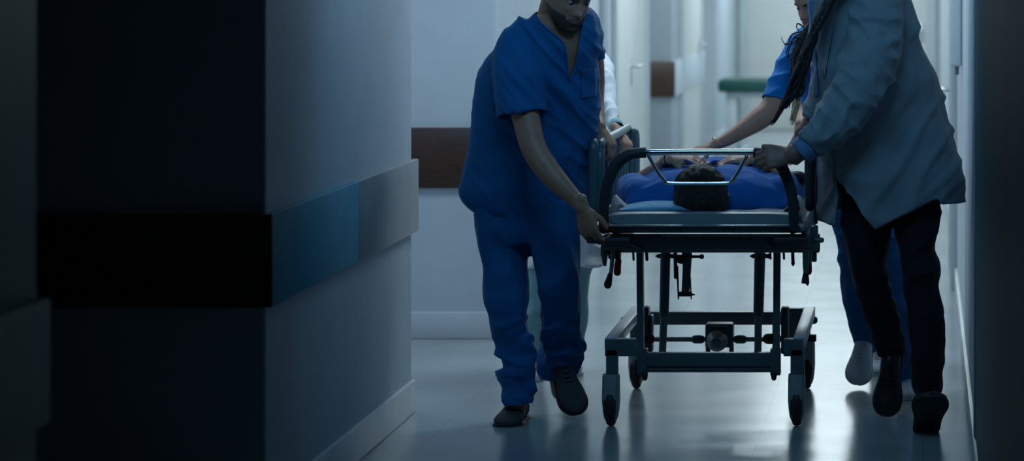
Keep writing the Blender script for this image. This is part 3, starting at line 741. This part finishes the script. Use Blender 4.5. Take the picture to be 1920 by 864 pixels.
ptube(bb, [(1105,60,12.2,24),(1112,140,12.4,22),(1114,190,12.38,19),(1121,222,12.30,14),(1124,240,12.24,13)], n=16)
hand(bb, P(1125,240,12.24), Vector((.55,-.25,-.75)), Vector((.72,-.25,.62)), 1, (30,62,50), .95)
ptube(bb, [(973,735,12.16,17),(968,775,12.12,17)], n=12); ptube(bb, [(1045,705,12.34,16),(1050,735,12.30,16)], n=12)
bo = skin_body(bb, MM, man, .0042, tone=(.44,.215,.14), lips=(.30,.14,.12))
hair_cap('hair', MM, M['shorthair'], man, .012, .058, -.06)
hair_cap('beard', MM, M['beard'], man, .003, beard=True, wob=.002)
add_eyes(MM, bo)
gb = bmesh.new(); sil(gb, trows, n=44)
ptube(gb, [(985,58,12.0,26,34),(970,85,11.98,40,42),(968,120,11.965,45,46),(973,165,11.95,47,46),(979,216,11.93,47.5,45)], n=30, hollow=True)
ptube(gb, [(1098,40,12.1,16,30),(1108,65,12.14,17,32),(1114,90,12.17,17,32),(1118,110,12.19,15,30)], n=24, hollow=True)
f1 = folds(.012,(6.5,6.5,3.2),1,.004,(12,12,7)); f2 = folds(.013,(5,5,13),2)
def ftop(c):
    d = f1(c)
    # diagonal pulls running from the near armpit to the far hip
    q = noise.noise(Vector(((c.x+c.z*.9)*15, (c.x-c.z)*2.2, 3.1)))
    k = min(1, max(.3, (c.x+1.62)/.10)); return (d+.008*max(-.25,1-3.4*abs(q))-.003)*k
st = garment('scrub_top', gb, M['scrub'], man, .006, 5, ftop)
vneck = [(1001,24),(1016,46),(1046,71),(1060,92),(1067,152),(1085,106),(1090,72),(1094,50),(1098,30)]
bvh = BVHTree.FromPolygons([v.co.copy() for v in st.data.vertices], [list(p.vertices) for p in st.data.polygons])
band = []
for x, y in crom(vneck, 5):
    d = (P(x,y,10)-cam0).normalized(); h = bvh.ray_cast(cam0, d)
    if h[0] is not None and h[0].y < 12.2: band.append((h[0]-d*.001, .0035, .007))
cut_px(st, vneck+[(1100,-20),(1000,-20)], 12.09)
bm = bmesh.new(); tube(bm, band, n=8, sub=1); obj('neckband', bm, M['scrub'], st)
patch('chest_pocket', ([(1090,132),(1090,160),(1090,185)],[(1119,128),(1119,158),(1118,180)]), st, .004, M['scrub'], st, thick=.002)
gb = bmesh.new(); sil(gb, [(365,884,1096,12.2,.14),(400,886,1088,12.2,.14),(430,889,1086,12.19,.135),(455,896,1080,12.18,.11)], hollow=False); sil(gb, legL); sil(gb, legR)
fa, fb = folds(.015,(8,8,3),5,.005,(14,14,9)), folds(.017,(7,7,13),6,.006,(16,16,20))
def ftr(c):
    k = min(1, max(0, (.55-c.z)/.3)); return fa(c)*(1-.6*k)+fb(c)*k+.004*noise.noise(c*12)
garment('scrub_trousers', gb, M['scrub'], man, .006, 4, ftr)
shoe(P(978,786,12.27)*1, Vector((-.10,-1,0)), Vector((0,0,1)), (M['greyshoe'],M['sole']), man, .285, 1.15, True, 1.15)
tdir = Vector((.36,-.62,-.66)); tp = P(1083,778,12.18); shoe(tp-tdir.normalized()*.285, tdir, Vector((.1,-.7,.7)), (M['greyshoe'],M['sole']), man, .285, 1.12, True)
# the toe of the trailing shoe meets the floor at its tip

# ================================================================== PERSON IN WHITE COAT BEHIND HIM
wc = thing('person', 'person in bright white coat mostly hidden behind the bearded man, hand on the side rail', 'person', (X(1050,13.5),13.5,0))
MW = headM(P(1062,0,13.42), 15, 22, 0, .98)
crows = [(62,1035,1095,13.5,.09),(80,1010,1118,13.5,.12),(110,992,1138,13.5,.14),(150,988,1142,13.5,.15),(220,990,1138,13.52,.15),(300,988,1134,13.54,.15),(380,984,1134,13.55,.16),(440,980,1136,13.55,.17),(496,976,1138,13.55,.18)]
l1 = [(380,985,1052,13.55,.09),(480,985,1045,13.5,.08),(560,982,1035,13.45,.07),(640,984,1030,13.42,.065),(672,985,1028,13.42,.06)]
l2 = [(380,1045,1118,13.55,.09),(480,1050,1112,13.55,.08),(560,1052,1104,13.6,.07),(640,1052,1098,13.68,.065),(664,1053,1096,13.7,.06)]
bb = bmesh.new(); add_head(bb, MW)
tube(bb, [(P(1062,20,13.45),.05),(P(1064,55,13.48),.055),(P(1064,85,13.5),.06)], n=16)
sil(bb, shrink(crows[1:6],.75), hollow=False); sil(bb, shrink(l1,.65), hollow=False); sil(bb, shrink(l2,.65), hollow=False)
ptube(bb, [(1128,130,13.42,17),(1138,185,13.3,15),(1156,236,13.05,10),(1160,244,13.0,10)], n=14)
hand(bb, P(1159,246,12.98), Vector((.35,-.35,-.45)), Vector((.62,-.2,.8)), 1, (42,75,50), .92)
ptube(bb, [(1000,125,13.5,17),(988,190,13.5,16),(985,245,13.46,14),(990,315,13.38,10)], n=14)
hand(bb, P(990,316,13.38), Vector((.05,-.2,-1)), Vector((-.8,-.5,0)), -1, (22,32,22), .9)
ptube(bb, [(1008,665,13.4,12),(1006,690,13.36,12)], n=10); ptube(bb, [(1075,655,13.7,12),(1075,676,13.68,12)], n=10)
skin_body(bb, MW, wc, .0055)
hair_cap('hair', MW, M['hair'], wc, .012, .055, -.08); add_eyes(MW, wc)
gb = bmesh.new(); sil(gb, crows, n=40)
ptube(gb, [(1118,118,13.45,22,30),(1131,140,13.40,23,30),(1137,175,13.3,19,26),(1142,205,13.2,15,20),(1153,232,13.07,12.5,15),(1157,240,13.03,12,14)], n=24, hollow=True)
ptube(gb, [(1008,112,13.5,22,28),(996,150,13.5,24,28),(988,200,13.5,22,25),(985,250,13.46,19,22),(989,300,13.4,15,17)], n=24, hollow=True)
garment('white_coat', gb, M['whitecoat'], wc, .006, 4, folds(.012,(8,8,8),8,.006,(16,16,16)))
gb = bmesh.new(); ptube(gb, [(1154,234,13.04,13.2,15.5),(1158,242,13.0,12.8,15)], n=24, sub=2, hollow=True, round0=False); obj('cuff', gb, M['teal'], wc)
gb = bmesh.new(); sil(gb, [(370,985,1118,13.55,.10),(430,985,1115,13.55,.1),(460,990,1110,13.54,.09)], hollow=False); sil(gb, l1); sil(gb, l2)
garment('trousers', gb, M['teal'], wc, .007, 4, folds(.008,(7,7,4),9))
shoe(P(1008,700,13.52), Vector((-.05,-1,0)), Vector((0,0,1)), (M['whiteshoe'],M['solew']), wc, .25)
shoe(P(1076,694,13.72), Vector((.05,-1,-.0)), Vector((0,0,1)), (M['whiteshoe'],M['solew']), wc, .25)
for c in wc.children:                                 # keep both soles on the floor
    if c.name.startswith('shoe'):
        zmin = min(v.co.z for v in c.children[0].data.vertices); c.location.z -= zmin

# ================================================================== DOCTOR IN THE OPEN COAT
doc = thing('person', 'doctor in open pale coat and black trousers at right, hand on the gurney push rail', 'person', (X(1700,11.95),11.95,0))
MD = headM(P(1568,-72,11.9), -38, 28, 0, 1.02)
coatrows = [(-58,1570,1640,12.02,.08),(-40,1545,1672,12.02,.125),(-15,1520,1695,12.02,.15),(0,1513,1705,12.02,.16),(40,1514,1721,12.02,.165),(100,1518,1742,12.03,.17),(150,1522,1755,12.03,.17),(200,1527,1769,12.04,.17),(240,1530,1781,12.04,.175),(280,1532,1792,12.05,.18),(325,1534,1799,12.05,.19),(378,1535,1804,12.05,.20),(425,1536,1806,12.05,.205)]
dl = [(300,1572,1690,12.05,.12),(340,1571,1690,12.05,.12),(380,1573,1682,12.05,.115),(420,1576,1673,12.04,.11),(460,1583,1667,12.04,.10),(500,1591,1664,12.05,.092),(540,1603,1672,12.09,.085),(580,1617,1683,12.14,.08),(620,1631,1694,12.20,.075),(650,1640,1698,12.25,.07),(668,1646,1698,12.28,.066)]
dr = [(300,1650,1770,12.05,.12),(340,1660,1768,12.04,.12),(380,1669,1766,12.02,.115),(420,1676,1764,12.0,.11),(450,1681,1758,11.98,.10),(470,1684,1753,11.97,.095),(488,1687,1759,11.96,.097),(508,1690,1763,11.95,.094),(530,1692,1759,11.95,.09),(560,1696,1764,11.94,.086),(600,1700,1770,11.93,.084),(650,1705,1771,11.92,.08),(700,1709,1769,11.92,.075),(742,1714,1763,11.92,.068)]
bb = bmesh.new(); add_head(bb, MD)
tube(bb, [(P(1580,-55,11.95),.055),(P(1592,-25,11.99),.060),(P(1602,10,12.02),.07)], n=18)
sil(bb, shrink(coatrows[1:11],.72), hollow=False); sil(bb, shrink(dl,.62), hollow=False); sil(bb, shrink(dr,.62), hollow=False)
ptube(bb, [(1630,10,11.93,26),(1628,110,11.86,25),(1600,190,11.80,24),(1545,247,11.77,22),(1512,275,11.77,20),(1487,289,11.77,19)], n=18)
hand(bb, P(1486,291,11.77), Vector((-1,-.08,-.12)), Vector((-.15,-.92,.40)), 1, (34,52,45), 1.06, thumb=(.85,.35,.05), tcurl=8)
ptube(bb, [(1580,20,12.12,24),(1560,120,12.2,24),(1545,190,12.24,22),(1515,238,12.22,16),(1502,250,12.21,14)], n=14)
hand(bb, P(1502,250,12.21), Vector((-.35,-.1,-.6)), Vector((-.5,-.3,.7)), 1, (35,60,45), .9)
ptube(bb, [(1672,645,12.27,14),(1672,672,12.28,15)], n=12); ptube(bb, [(1739,735,11.92,15),(1738,775,11.94,16)], n=12)
bo = skin_body(bb, MD, doc, .0045, tone=(.26,.13,.095))
add_eyes(MD, bo)
hc = hair_cap('hair', MD, M['hair'], doc, .018, .058, -.10)
bm = bmesh.new()
random.seed(7)
for i in range(16):
    j = lambda a: random.uniform(-a,a)
    Z = 11.80+j(.012); k = i/15
    pts = [(1592+j(6),-100+j(8),Z+.06,7),(1597+j(5),-66+j(5),Z+.03,7.5),(1580+j(5),-30+j(4),Z,7.5),(1556+j(5),0,Z,7),(1536+j(6),38,Z-.0,6.5),(1521+j(7),78,Z,6),(1507+j(8),118+j(6),Z,5.5),(1489+j(9),160+j(8),Z,4)]
    if i < 9: pts += [(1469+j(4),196+j(4),Z,2.8),(1455+j(3),220+j(5),Z,1.6),(1446+j(3),232+j(4),Z,.6)]
    else: pts += [(1481+j(5),182+j(6),Z,2.5),(1478+j(3),195+j(8),Z,.6)]
    ptube(bm, pts, n=7, sub=4)
obj('hair_lock', bm, M['hair'], hc)
# coat body: a cloth shell whose hem height differs all the way round, open in front
def hem_front(x):
    return np.interp(x, [1500,1533,1560,1567,1570,1605,1640,1668,1700,1735,1758,1764,1800,1830], [412,412,417,418,326,374,423,409,393,376,367,377,378,378])
def hem_back(x): return np.interp(x, [1500,1560,1700,1830], [412,400,384,378])
A = crom(coatrows, 6); NC = 200
bm = bmesh.new(); grid = []
fc = folds(.016,(5.5,5.5,2.2),11,.010,(8,8,5))
NRr = 90
ys = A[:,0]
for k in range(NC):
    t_ = 2*math.pi*k/NC; c, s = math.cos(t_), math.sin(t_); ex = 2.5
    cc = math.copysign(abs(c)**(2/ex), c); ss = math.copysign(abs(s)**(2/ex), s)
    xlow = 1670+134*cc
    hem = hem_front(xlow) if s < 0 else hem_back(xlow)
    colv = []
    for r in range(NRr):
        y = -58+(hem+58)*r/(NRr-1)
        xl_, xr_, Z, d = (np.interp(y, ys, A[:,q]) for q in (1,2,3,4))
        x = (xl_+xr_)/2+(xr_-xl_)/2*cc
        yy = y
        p = P(x, yy, Z); p.y = Z+d*ss
        n_ = Vector((cc, ss, 0)).normalized(); w = min(1, r/20)
        q = noise.noise(Vector(((p.x-p.z*.75)*11, (p.x+p.z)*2, 7.7)))
        p += n_*(fc(p)+.010*max(-.3,1-3.2*abs(q))-.004)*w
        colv.append(bm.verts.new(p))
    grid.append(colv)
for k in range(NC):
    a, b = grid[k], grid[(k+1)%NC]
    for r in range(NRr-1): bm.faces.new((a[r],b[r],b[r+1],a[r+1]))
bm.normal_update(); bmesh.ops.solidify(bm, geom=bm.faces[:], thickness=.004)
ct = obj('coat', bm, M['coat'], doc)
gb = bmesh.new()
ptube(gb, [(1655,-42,11.98,34,44),(1645,0,11.93,50,52),(1640,60,11.88,56,54),(1628,120,11.84,54,50),(1604,178,11.80,49,46),(1572,220,11.785,42,40),(1541,252,11.775,34,33),(1517,273,11.77,29,28)], n=32, hollow=True)
f3 = folds(.012,(9,9,9),13,.006,(18,18,18))
def fsl(c):
    q = noise.noise(Vector(((c.x-c.z)*5, (c.x+c.z)*16, 1.7))); return f3(c)+.007*(1-2.2*abs(q))
garment('coat_sleeve', gb, M['coat'], ct, .0055, 4, fsl)
gb = bmesh.new(); ptube(gb, [(1590,0,12.11,36,40),(1575,70,12.16,38,40),(1560,130,12.2,36,36),(1546,185,12.23,32,32),(1524,228,12.22,25,25)], n=26, hollow=True)
garment('coat_sleeve', gb, M['coat'], ct, .006, 4, fsl)
gb = bmesh.new(); ptube(gb, [(1524,267,11.772,27,26),(1508,280,11.77,26,25),(1501,286,11.77,25,24)], n=28, sub=2, hollow=True, round0=False); obj('shirt_cuff', gb, M['cuff'], doc)
patch('lapel', ([(1530,-30),(1526,40),(1532,95),(1545,140)],[(1575,-30),(1566,30),(1556,90),(1547,144)]), ct, .008, M['coat'], ct, thick=.003)
patch('placket', ([(1516,0),(1517,60),(1520,110),(1526,180)],[(1530,0),(1528,60),(1531,110),(1535,180)]), ct, .006, M['cuff'], ct, thick=.002)
gb = bmesh.new(); sil(gb, [(270,1575,1770,12.05,.12),(330,1572,1768,12.05,.12),(370,1575,1765,12.04,.115),(400,1590,1755,12.03,.09)], hollow=False); sil(gb, dl); sil(gb, dr)
garment('trousers', gb, M['black'], doc, .006, 4, folds(.008,(6,6,9),15,.004,(12,12,12)))
tdir = Vector((-.10,-.42,-.9)); tp = P(1661,781,12.20)
shoe(tp-tdir.normalized()*.275, tdir, Vector((-.05,-.9,.42)), (M['shoe'],M['sole']), doc, .275, 1.1, True)
td = Vector((.08,-.78,.60)); shoe(P(1735,817,11.88), td, Vector((0,.60,.78)), (M['shoe'],M['sole']), doc, .285, 1.32, True)

# ================================================================== NURSE REACHING ACROSS THE PATIENT
nu = thing('person', 'dark-haired nurse in bright blue scrubs reaching her bare arm to the patient\'s chest', 'person', (X(1655,13.0),13.0,0))
MN = headM(P(1530,2,12.84), -42, 22, 0, .96)
nrows = [(52,1515,1580,12.92,.08),(70,1492,1602,12.92,.11),(95,1482,1618,12.93,.13),(130,1492,1626,12.94,.13),(180,1500,1634,12.97,.125),(250,1518,1645,13.0,.125),(320,1545,1680,13.03,.13),(400,1558,1700,13.05,.14),(440,1562,1705,13.05,.14)]
n1 = [(400,1560,1640,13.05,.10),(440,1563,1637,13.04,.098),(490,1573,1640,13.02,.09),(540,1578,1642,13.04,.085),(580,1583,1646,13.08,.08),(620,1591,1648,13.14,.07),(645,1598,1646,13.19,.062),(658,1606,1642,13.22,.056)]
n2 = [(400,1625,1705,13.05,.10),(460,1640,1708,13.02,.095),(520,1650,1712,12.98,.088),(580,1658,1715,12.94,.082),(640,1664,1718,12.91,.078),(690,1668,1720,12.9,.074),(712,1670,1720,12.9,.07)]
bb = bmesh.new(); add_head(bb, MN)
tube(bb, [(P(1538,25,12.88),.048),(P(1546,55,12.91),.052),(P(1550,85,12.93),.06)], n=16)
sil(bb, shrink(nrows[1:],.78), hollow=False); sil(bb, shrink(n1,.65), hollow=False); sil(bb, shrink(n2,.65), hollow=False)
ptube(bb, [(1500,88,12.86,22),(1475,140,12.78,22),(1448,200,12.72,22.5),(1425,222,12.69,21),(1395,242,12.66,17),(1360,263,12.62,12.5),(1338,272,12.6,10)], n=18)
hand(bb, P(1336,273,12.6), Vector((-.9,-.1,-.32)), Vector((-.25,-.35,.9)), -1, (14,18,14), .88)
ptube(bb, [(1608,95,12.96,22),(1630,180,12.98,19),(1640,240,12.95,17),(1632,320,12.85,11)], n=14)
hand(bb, P(1632,322,12.85), Vector((-.1,-.2,-1)), Vector((.8,-.5,0)), 1, (20,30,20), .86)
ptube(bb, [(1624,650,13.22,11),(1622,672,13.22,11)], n=10); ptube(bb, [(1696,705,12.9,13),(1696,735,12.9,13)], n=10)
bo = skin_body(bb, MN, nu, .0045, tone=(.56,.29,.20)); add_eyes(MN, bo)
hc = hair_cap('hair', MN, M['hair'], nu, .014, .05, -.10)
bm = bmesh.new(); random.seed(11)
for i in range(26):
    j = lambda a: random.uniform(-a,a); Z = 12.70+j(.03)
    ptube(bm, [(1557+j(5),-18+j(8),12.78+j(.02),5),(1552+j(5),12+j(6),12.76+j(.02),5),(1532+j(6),38+j(6),12.73+j(.02),5),(1514+j(8),64+j(6),Z,5),(1500+j(12),98+j(6),Z,5.5),(1500+j(13),130+j(8),Z,5),(1496+j(12),158+j(8),Z,3.2),(1489+j(10),183+j(10),Z,.6)], n=7, sub=4)
for pts in ([(1512,58),(1498,60),(1486,64),(1481,72),(1479,80),(1472,82),(1467,76),(1465,70)],[(1510,62),(1494,66),(1484,78),(1480,90),(1478,104),(1482,112)],[(1508,66),(1490,78),(1478,88),(1475,100),(1478,108)],[(1506,50),(1496,44),(1494,52),(1500,60)],[(1500,70),(1488,72),(1482,82),(1470,84)]):
    ptube(bm, [(x,y,12.68,1.7-1.2*i/len(pts)) for i, (x,y) in enumerate(pts)], n=6, sub=5)
obj('hair_lock', bm, M['hair'], hc)
gb = bmesh.new(); sil(gb, nrows, n=36)
ptube(gb, [(1512,72,12.90,24,30),(1494,98,12.84,27,30),(1476,138,12.79,27,28),(1457,182,12.74,28,28),(1453,192,12.73,28,28)], n=26, hollow=True)
ptube(gb, [(1598,76,12.94,24,30),(1615,120,12.96,26,28),(1630,180,12.98,27,28)], n=24, hollow=True)
garment('scrub_top', gb, M['scrub2'], nu, .0055, 4, folds(.008,(9,9,9),17,.004,(15,15,15)))
gb = bmesh.new(); sil(gb, [(390,1560,1704,13.05,.13),(430,1562,1705,13.05,.13),(465,1575,1704,13.03,.1)], hollow=False); sil(gb, n1); sil(gb, n2)
garment('scrub_trousers', gb, M['scrub'], nu, .006, 4, folds(.010,(7,7,6),19,.005,(12,12,14)))
tdir = Vector((-.16,-.5,-.72)); tp = P(1606,722,13.1)
shoe(tp-tdir.normalized()*.235, tdir, Vector((0,-.75,.6)), (M['whiteshoe'],M['solew']), nu, .235, 1.1, True)
sh = shoe(Vector((X(1699,12.9),12.95,0)), Vector((.05,-1,0)), Vector((0,0,1)), (M['whiteshoe'],M['solew']), nu, .235)
bm = bmesh.new(); d = (P(1338,272,12.6)-P(1360,263,12.62)).normalized(); c = P(1342,270,12.605)
R = 30; pts = []
u = d.cross(Vector((0,1,0))).normalized(); v = d.cross(u)
ring = [c+u*.0275*math.cos(2*math.pi*k/R)+v*.0275*math.sin(2*math.pi*k/R) for k in range(R+1)]
tube(bm, [(p,.0022) for p in ring], n=8, sub=1); tag(obj('bracelet', bm, M['gold']), 'thin gold bracelet on the nurse\'s outstretched wrist', 'bracelet')

# ================================================================== BLONDE NURSE HIDDEN BEHIND
bl = thing('person', 'blonde person in blue scrubs almost hidden behind the dark-haired nurse', 'person', (X(1610,13.7),13.7,0))
MB_ = headM(P(1562,12,13.6), -30, 18, 0, .94)
brows = [(60,1535,1592,13.68,.08),(80,1515,1612,13.68,.11),(110,1506,1622,13.68,.13),(170,1512,1626,13.7,.125),(250,1525,1632,13.72,.125),(330,1548,1650,13.75,.13),(420,1560,1665,13.76,.14)]
b1 = [(390,1570,1625,13.76,.09),(480,1598,1640,13.74,.08),(560,1612,1652,13.72,.07),(640,1630,1662,13.7,.06),(662,1632,1662,13.7,.055)]
b2 = [(390,1615,1668,13.76,.09),(480,1622,1668,13.8,.08),(560,1626,1670,13.84,.07),(640,1632,1672,13.88,.06),(655,1632,1672,13.88,.055)]
bb = bmesh.new(); add_head(bb, MB_)
tube(bb, [(P(1566,30,13.64),.046),(P(1566,60,13.67),.05),(P(1566,90,13.68),.06)], n=14)
sil(bb, shrink(brows[1:],.78), hollow=False); sil(bb, shrink(b1,.65), hollow=False); sil(bb, shrink(b2,.65), hollow=False)
ptube(bb, [(1520,110,13.6,20),(1513,170,13.54,19),(1508,215,13.5,17),(1498,256,13.4,12),(1494,262,13.38,11)], n=14)
hand(bb, P(1494,264,13.38), Vector((-.55,-.35,-.5)), Vector((-.6,-.1,.8)), -1, (35,60,45), .85)
ptube(bb, [(1608,112,13.7,19),(1618,190,13.7,17),(1616,250,13.66,15),(1606,310,13.58,10)], n=14)
hand(bb, P(1606,312,13.58), Vector((-.1,-.2,-1)), Vector((.8,-.5,0)), 1, (22,32,22), .84)
ptube(bb, [(1647,655,13.7,9),(1646,680,13.68,9)], n=10); ptube(bb, [(1652,650,13.88,9),(1652,670,13.88,9)], n=10)
bo = skin_body(bb, MB_, bl, .006, tone=(.55,.34,.26)); add_eyes(MB_, bo)
hc = hair_cap('hair', MB_, M['blond'], bl, .014, .05, -.10)
bm = bmesh.new(); random.seed(5)
for i in range(12):
    j = lambda a: random.uniform(-a,a); Z = 13.42+j(.02)
    ptube(bm, [(1548+j(5),30,13.5,4),(1530+j(5),80,Z,4.5),(1510+j(6),130,Z,4.5),(1497+j(6),175,Z,4),(1491+j(6),208+j(5),Z,2.6),(1486+j(7),230+j(6),Z,.5)], n=6, sub=4)
obj('hair_lock', bm, M['blond'], hc)
gb = bmesh.new(); sil(gb, brows, n=32); ptube(gb, [(1530,88,13.66,22,26),(1520,120,13.6,24,26),(1514,165,13.55,23,24),(1511,196,13.52,22,23)], n=22, hollow=True)
ptube(gb, [(1600,95,13.69,22,26),(1610,130,13.7,23,25),(1617,188,13.7,22,23)], n=22, hollow=True)
garment('scrub_top', gb, M['scrub2'], bl, .007, 4, folds(.006,(9,9,9),21))
gb = bmesh.new(); sil(gb, [(380,1565,1666,13.76,.12),(430,1572,1668,13.76,.12),(470,1595,1664,13.76,.09)], hollow=False); sil(gb, b1); sil(gb, b2)
garment('scrub_trousers', gb, M['scrub'], bl, .007, 4, folds(.006,(7,7,7),22))
shoe(Vector((X(1646,13.7),13.72,0)), Vector((.0,-1,0)), Vector((0,0,1)), (M['whiteshoe'],M['solew']), bl, .235, 1.0, True)
shoe(Vector((X(1652,13.9),13.92,0)), Vector((.1,-1,0)), Vector((0,0,1)), (M['whiteshoe'],M['solew']), bl, .235)

# ================================================================== LIGHT
def area(name, loc, rot, sx, sy, power, col, spread=180):
    l = bpy.data.lights.new(name, 'AREA'); l.shape = 'RECTANGLE'; l.size = sx; l.size_y = sy; l.energy = power; l.color = col; l.spread = math.radians(spread)
    o = bpy.data.objects.new(name, l); COL.objects.link(o); o.location = loc; o.rotation_euler = [math.radians(a) for a in rot]; return o
cool = (.80,.95,1.0)
for y, e in ((15.6,7),(18,30),(21,36),(24.5,40),(28,44),(32,46)):
    area('ceiling_panel', (-.9,y,2.72), (0,0,0), 1.2, 1.0, e, cool)
area('side_corridor_panel', (-3.4,13.6,2.72), (0,0,0), 1.6, 1.0, 15, (.64,.79,1.0))
area('ceiling_panel', (-.9,13.7,2.72), (0,0,0), .9, .6, 24, (.70,.90,1.0))
area('side_opening_panel', (-3.4,29.6,2.72), (0,0,0), 1.5, 1.2, 16, cool)
area('dim_night_panel', (-.8,10.3,2.70), (60,0,0), 1.2, .6, 11.5, (.22,.60,1.0), 140)
area('near_fill', (-.9,3.0,2.70), (0,0,0), 1.2, 1.2, 1.3, (.22,.72,1.0))  # added fill for the near walls, no fixture known there
w = bpy.data.worlds.new('world'); S.world = w; w.use_nodes = True
bg = w.node_tree.nodes['Background']; bg.inputs['Color'].default_value = (.10,.32,.55,1); bg.inputs['Strength'].default_value = .026

# ================================================================== CAMERA
cd = bpy.data.cameras.new('camera'); cam = bpy.data.objects.new('camera', cd); COL.objects.link(cam)
cam.location = (0,0,EYE); cam.rotation_euler = (math.radians(90),0,0)
cd.sensor_width = 36; cd.lens = F/1920*36; cd.shift_x = (960-CX)/1920; cd.shift_y = -(432-CY)/1920
cd.dof.use_dof = True; cd.dof.focus_distance = 12.0; cd.dof.aperture_fstop = 3.2
cd.clip_end = 200
S.camera = cam
S.view_settings.view_transform = 'Standard'; S.view_settings.look = 'None'; S.view_settings.exposure = 0
